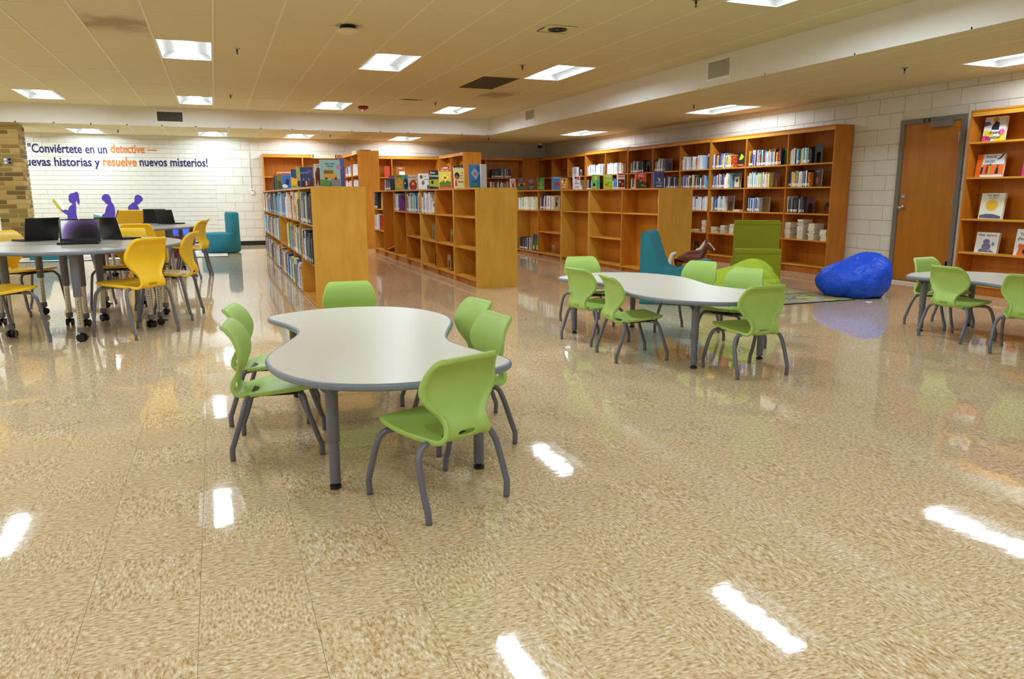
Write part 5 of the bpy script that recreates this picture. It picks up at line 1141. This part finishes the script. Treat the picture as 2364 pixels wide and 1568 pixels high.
decal('reading_boy_decal', [('reading_boy_decal', PURP, [(1315,340),(1330,290),(1370,258),(1430,256),(1480,285),(1505,340),(1515,410),(1560,470),(1590,540),(1602,620),(1596,740),(1640,1000),(1250,1000),(1240,860),(1230,820),(1290,800),(1275,745),(1320,735),(1330,690),(1385,660),(1400,580),(1430,500),(1462,478),(1430,475),(1385,440),(1370,410),(1325,385)], 0),
   ('held_book', mat('vinyl_teal', '4aa49c', .5), [(1140,685),(1300,715),(1305,740),(1278,745),(1280,768),(1150,745)], .002), ('book_page', HALO, [(1175,640),(1335,682),(1320,712),(1160,684)], .0015)], 'purple vinyl silhouette of a boy reading a teal book', 'reader silhouettes')
decal('bowed_boy_decal', [('bowed_boy_decal', PURP, [(2005,330),(2020,290),(2060,270),(2100,272),(2150,305),(2180,350),(2178,390),(2125,435),(2122,450),(2080,478),(2056,472),(2085,520),(2105,580),(2130,760),(1900,760),(1872,570),(1870,530),(1890,495),(1920,475),(1965,432),(2002,428),(2003,380)], 0)], 'purple vinyl silhouette of a boy bowing his head, rightmost of three readers', 'reader silhouettes')
# thermostat with its conduit
a = at_y(583, 443, YW); t = empty('thermostat', (a.x, YW, a.z), 0, 'small white thermostat under a thin conduit on the back wall', 'thermostat')
boxo('cover', (-.038, -.03, -.06), (.038, 0, .06), WHITE, t, .004); boxo('display', (-.02, -.031, .02), (.02, -.03, .038), DARK, t); boxo('conduit', (-.03, -.012, .06), (-.016, 0, ZL-a.z), WALL, t)
# outlets on the brick column
a = at_y(18, 372, by0); t = empty('wall_outlet', (a.x, by0, a.z), 0, 'grey double outlet box mounted on the brick column', 'outlet'); boxo('plate', (-.075, -.02, -.07), (.075, 0, .07), mat('outlet_grey', '7c7a78', .5), t)
for sx, m in ((-.035, PAGES), (.035, BLACK)):
    for sz in (-.03, .03): boxo('socket', (sx-.022, -.022, sz-.02), (sx+.022, -.02, sz+.02), m, t)

# ------------------------------------------------------------------ grilles, sprinklers, devices on the ceilings
def grille(name, X, Y, Z, w_, h_, face, label, nb=22, fw=.02, deep=GRILL, barm=VENTW):
    t = empty(name, (X, Y, Z), 0 if face == 'y' else -PI/2, label, 'vent', 'supply grilles in the bulkheads')
    boxo('opening', (-w_/2+fw, -.002, -h_/2+fw), (w_/2-fw, 0, h_/2-fw), deep, t)
    bm = bmesh.new()
    for q in ((-w_/2, -h_/2, w_/2, -h_/2+fw), (-w_/2, h_/2-fw, w_/2, h_/2), (-w_/2, -h_/2+fw, -w_/2+fw, h_/2-fw), (w_/2-fw, -h_/2+fw, w_/2, h_/2-fw)): box(bm, (q[0], -.01, q[1]), (q[2], 0, q[3]))
    done('grille_frame', bm, WHITE, t)
    for k in range(nb):
        x = -w_/2+fw+(w_-2*fw)*(k+.5)/nb; boxo('fin', (x-.0035, -.012, -h_/2+fw), (x+.0035, -.002, h_/2-fw), barm, t)
    return t
grille('bulkhead_grille', -.70, YS, 2.705, .52, .24, 'y', 'dark slatted grille in the bulkhead above the lettering wall', 24, .03, GRILL, mat('fin_dark', '6a655c', .5))
grille('bulkhead_grille', XS, 14.34, 2.745, .50, .235, 'x', 'small slatted grille in the right bulkhead near the inner corner', 20, .03, VENTW, mat('fin_mid', 'cdc8ba', .5))
grille('bulkhead_grille', XS, 8.215, 2.715, .50, .26, 'x', 'large slatted grille in the right bulkhead, nearest the camera', 20, .03, GRILL, mat('fin_light', 'dcd8cc', .5))
# ceiling return grille
x0, x1, y0, y1 = CXi(6)+.01, CXi(7)-.01, RY(2)+.3, RY(3)-.01
t = empty('ceiling_grille', ((x0+x1)/2, (y0+y1)/2, ZC), 0, 'dark square return grille in the high ceiling beside a light', 'vent')
hx, hy = (x1-x0)/2, (RY(3)-RY(2))/2-.01; t.location.y = (RY(2)+RY(3))/2
boxo('plenum', (-hx, -hy, .02), (hx, hy, .03), GRILL, t)
bm = bmesh.new()
for k in range(26): y_ = -hy+2*hy*(k+.5)/26; box(bm, (-hx, y_-.006, .0), (hx, y_+.004, .012))
done('grille_slats', bm, mat('fin_olive', '6b6040', .6), t)
def sprink(x, y, z, lb):
    t = empty('sprinkler', (x, y, z), R.random(), lb, 'sprinkler', 'ceiling sprinkler heads'); bm = bmesh.new(); lathe(bm, [(.035, 0), (.03, -.006), (.012, -.008)], 18); done('escutcheon', bm, NICKEL, t, True, ang=40)
    bm = bmesh.new(); lathe(bm, [(.010, -.006), (.010, -.03), (.004, -.032), (.004, -.05)], 10); tube(bm, [(-.012, 0, -.02), (-.014, 0, -.045), (0, 0, -.056)], .0022, 6); tube(bm, [(.012, 0, -.02), (.014, 0, -.045), (0, 0, -.056)], .0022, 6); lathe(bm, [(.016, -.056), (.016, -.058)], 12); done('sprinkler_head', bm, mat('dark_brass', '4a3f30', .4, metal=.8), t)
for px, py, z, lb in ((547, 113, ZC, 'sprinkler head right of the light above the laptop tables'), (532, 219, ZC, 'sprinkler head right of the light before the left bulkhead'), (1005, 237, ZC, 'sprinkler head left of the light nearest the inner bulkhead corner'), (1206, 151, ZC, 'sprinkler head between the square grille and the right ceiling light'), (1607, 0, ZC, 'sprinkler head at the top edge of the photo'),
                      (2089, 157, ZL, 'sprinkler head on the low ceiling above the wooden door'), (1602, 242, ZL, 'sprinkler head on the low ceiling above the wall bookcases'), (272, 300, ZL, 'sprinkler head on the low ceiling before the lettering wall'), (762, 311, ZL, 'sprinkler head on the low ceiling above the left tall bookcase'), (1128, 318, ZL, 'sprinkler head on the low ceiling below the inner bulkhead corner')):
    p = at_z(px, py, z); sprink(p.x, p.y, z, lb)
# access point, alarm, diffuser, slot, camera dome
p = at_z(803, 60, ZC); t = empty('access_point', (p.x, p.y, ZC), 0, 'round white wireless access point on a black mount under the ceiling', 'access point')
bm = bmesh.new(); lathe(bm, [(.08, 0), (.085, -.03), (.10, -.035)], 30); done('mount', bm, BLACK, t, True, ang=40)
bm = bmesh.new(); lathe(bm, [(.10, -.035), (.113, -.04), (.113, -.055), (.10, -.065), (.02, -.068)], 36); done('disc', bm, mat('device_cream', 'e6dcb8', .5), t, True, ang=40)
p = at_z(838, 246, ZC); t = empty('fire_alarm', (p.x, p.y, ZC), 0, 'red ceiling fire alarm strobe before the back bulkhead', 'alarm')
bm = bmesh.new(); lathe(bm, [(.095, 0), (.10, -.02), (.085, -.045), (.05, -.06)], 30); done('alarm_body', bm, mat('alarm_red', '8c1014', .4), t, True, ang=40)
bm = bmesh.new(); lathe(bm, [(.03, -.06), (.025, -.085), (.01, -.09)], 16); done('strobe_lens', bm, mat('strobe', 'dcdcdc', .1), t, True, ang=40)
p = at_z(1287, 67, ZC); t = empty('round_diffuser', (p.x, p.y, ZC), 0, 'round ringed ceiling speaker set in a square plate, centre of the ceiling', 'speaker')
boxo('plate', (-.16, -.16, -.004), (.16, .16, .0), CEIL, t)
for k, r in enumerate((.10, .08, .06, .04)):
    bm = bmesh.new(); n = 30; A = [[bm.verts.new((rr*math.cos(2*PI*i/n), rr*math.sin(2*PI*i/n), zz)) for i in range(n)] for rr, zz in ((r, -.005), (r-.004, -.014), (r-.009, -.005))]
    for j in (0, 1):
        for i in range(n): bm.faces.new((A[j][i], A[j][(i+1) % n], A[j+1][(i+1) % n], A[j+1][i]))
    done('ring', bm, GRILL, t, True)
bm = bmesh.new()
for s in ((-.165, .158, .165, .166), (-.165, -.03, -.16, .166)): box(bm, (s[0], s[1], -.006), (s[2], s[3], -.0005))
done('dark_gap', bm, GRILL, t)
p = at_z(948, 231, ZC); t = empty('ceiling_slot_plate', (p.x, p.y, ZC), 0, 'thin rectangular slotted plate on the ceiling beyond the middle light', 'vent')
boxo('plate', (-.2, -.07, -.012), (.2, .07, 0), CEIL, t); boxo('slot', (-.15, -.075, -.010), (.12, -.069, -.003), GRILL, t)
p = at_z(1237, 333, ZL); t = empty('camera_dome', (min(p.x, 8.3), min(p.y, 18.9), ZL), 0, 'black security camera dome in the dark far corner', 'camera')
bm = bmesh.new(); lathe(bm, [(.09, 0), (.09, -.04), (.075, -.05)], 24); done('dome_base', bm, VENTW, t, True, ang=40)
bm = bmesh.new(); lathe(bm, [(.07, -.05), (.065, -.08), (.045, -.11), (.01, -.125)], 24); done('dome_glass', bm, BLACK, t, True, ang=60)

# ------------------------------------------------------------------ toy horse (brown and white)
def skin(name, pts, edges_, radii, m, parent, lv=2):
    me = bpy.data.meshes.new(name); me.from_pydata(pts, edges_, []); o = bpy.data.objects.new(name, me); COL.objects.link(o)
    o.modifiers.new('k', 'SKIN'); 
    for i, r in enumerate(radii):
        v = me.skin_vertices[0].data[i]; v.radius = r if isinstance(r, tuple) else (r, r)
    me.skin_vertices[0].data[0].use_root = True
    s = o.modifiers.new('s', 'SUBSURF'); s.levels = lv; s.render_levels = lv
    e = bpy.data.meshes.new_from_object(o.evaluated_get(bpy.context.evaluated_depsgraph_get())); bpy.data.objects.remove(o)
    for p in e.polygons: p.use_smooth = True
    return link(name, e, m, parent)
hp = at_y(1573, 600, 8.3); hs = 1.0
HORSE = mat('horse_brown', '6a2c14', .4); nt = HORSE.node_tree
tc = N(nt, 'TexCoord'); nn = N(nt, 'TexNoise'); nn.inputs['Scale'].default_value = 5.5; nn.inputs['Detail'].default_value = 1; nt.links.new(tc.outputs['Object'], nn.inputs['Vector'])
gt = mth(nt, 'GREATER_THAN', nn.outputs[0], .66); mm = N(nt, 'Mix', data_type='RGBA'); mm.inputs[6].default_value = lin('6a2c14'); mm.inputs[7].default_value = lin('ece6dc'); nt.links.new(gt, mm.inputs[0]); nt.links.new(mm.outputs[2], nt.nodes['Principled BSDF'].inputs['Base Color'])
t = empty('toy_horse', (hp.x, 8.3, 0), math.radians(-48), 'brown and white toy horse standing behind the teal lounge chair', 'toy')
pts = [(0,0,.33),(.09,0,.335),(.19,0,.345),(.235,0,.375),(.26,0,.42),(.28,0,.465),(.315,0,.44),(.352,0,.40),
       (-.02,.04,.29),(-.035,.045,.19),(-.06,.045,.12),(-.045,.045,.02),(-.02,-.04,.29),(-.035,-.045,.19),(-.06,-.045,.12),(-.045,-.045,.02),
       (.19,.04,.28),(.2,.042,.16),(.195,.042,.09),(.2,.042,.02),(.19,-.04,.28),(.2,-.042,.16),(.195,-.042,.09),(.2,-.042,.02)]
ed = [(0,1),(1,2),(2,3),(3,4),(4,5),(5,6),(6,7),(0,8),(8,9),(9,10),(10,11),(0,12),(12,13),(13,14),(14,15),(2,16),(16,17),(17,18),(18,19),(2,20),(20,21),(21,22),(22,23)]
rr = [(.07,.08),(.065,.075),(.065,.075),.045,.034,.036,.032,.022,.04,.02,.014,.014,.04,.02,.014,.014,.034,.018,.013,.014,.034,.018,.013,.014]
skin('body', pts, ed, rr, HORSE, t)
bm = bmesh.new()
for s in (-1, 1): bmesh.ops.create_cone(bm, cap_ends=True, segments=8, radius1=.013, radius2=.002, depth=.05, matrix=Matrix.Translation((.268, .02*s, .51)))
done('ears', bm, HORSE, t)
bm = bmesh.new(); tube(bm, cat([(.262, 0, .51), (.232, 0, .455), (.21, 0, .425), (.16, 0, .405)]), [.012+.006*math.sin(PI*k/15) for k in range(16)], 8); done('mane', bm, mat('horse_white', 'e8e2d8', .5), t, True)
bm = bmesh.new(); tube(bm, cat([(-.06, 0, .37), (-.11, 0, .34), (-.13, 0, .24), (-.13, 0, .12)]), [.012+.012*math.sin(PI*k/15) for k in range(16)], 8); done('tail', bm, mat('horse_white', 'e8e2d8', .5), t, True)
bm = bmesh.new(); prism(bm, [(.28, .485), (.30, .475), (.362, .405), (.348, .40)], -.012, .012, 0, lambda p, z: (p[0]+.012, z, p[1]+.012)); done('blaze', bm, mat('horse_white', 'e8e2d8', .5), t)
for s in (-1, 1): boxo('eye', (.298, s*.031-.004, .462), (.306, s*.031+.004, .470), BLACK, t)
for x_, y_ in ((-.045, .045), (-.045, -.045), (.2, .042), (.2, -.042)):
    bm = bmesh.new(); lathe(bm, [(.019, 0), (.016, .02)], 12, (x_, y_)); done('hoof', bm, DARK, t)
t.scale = (1.15, 1.15, 1.15)
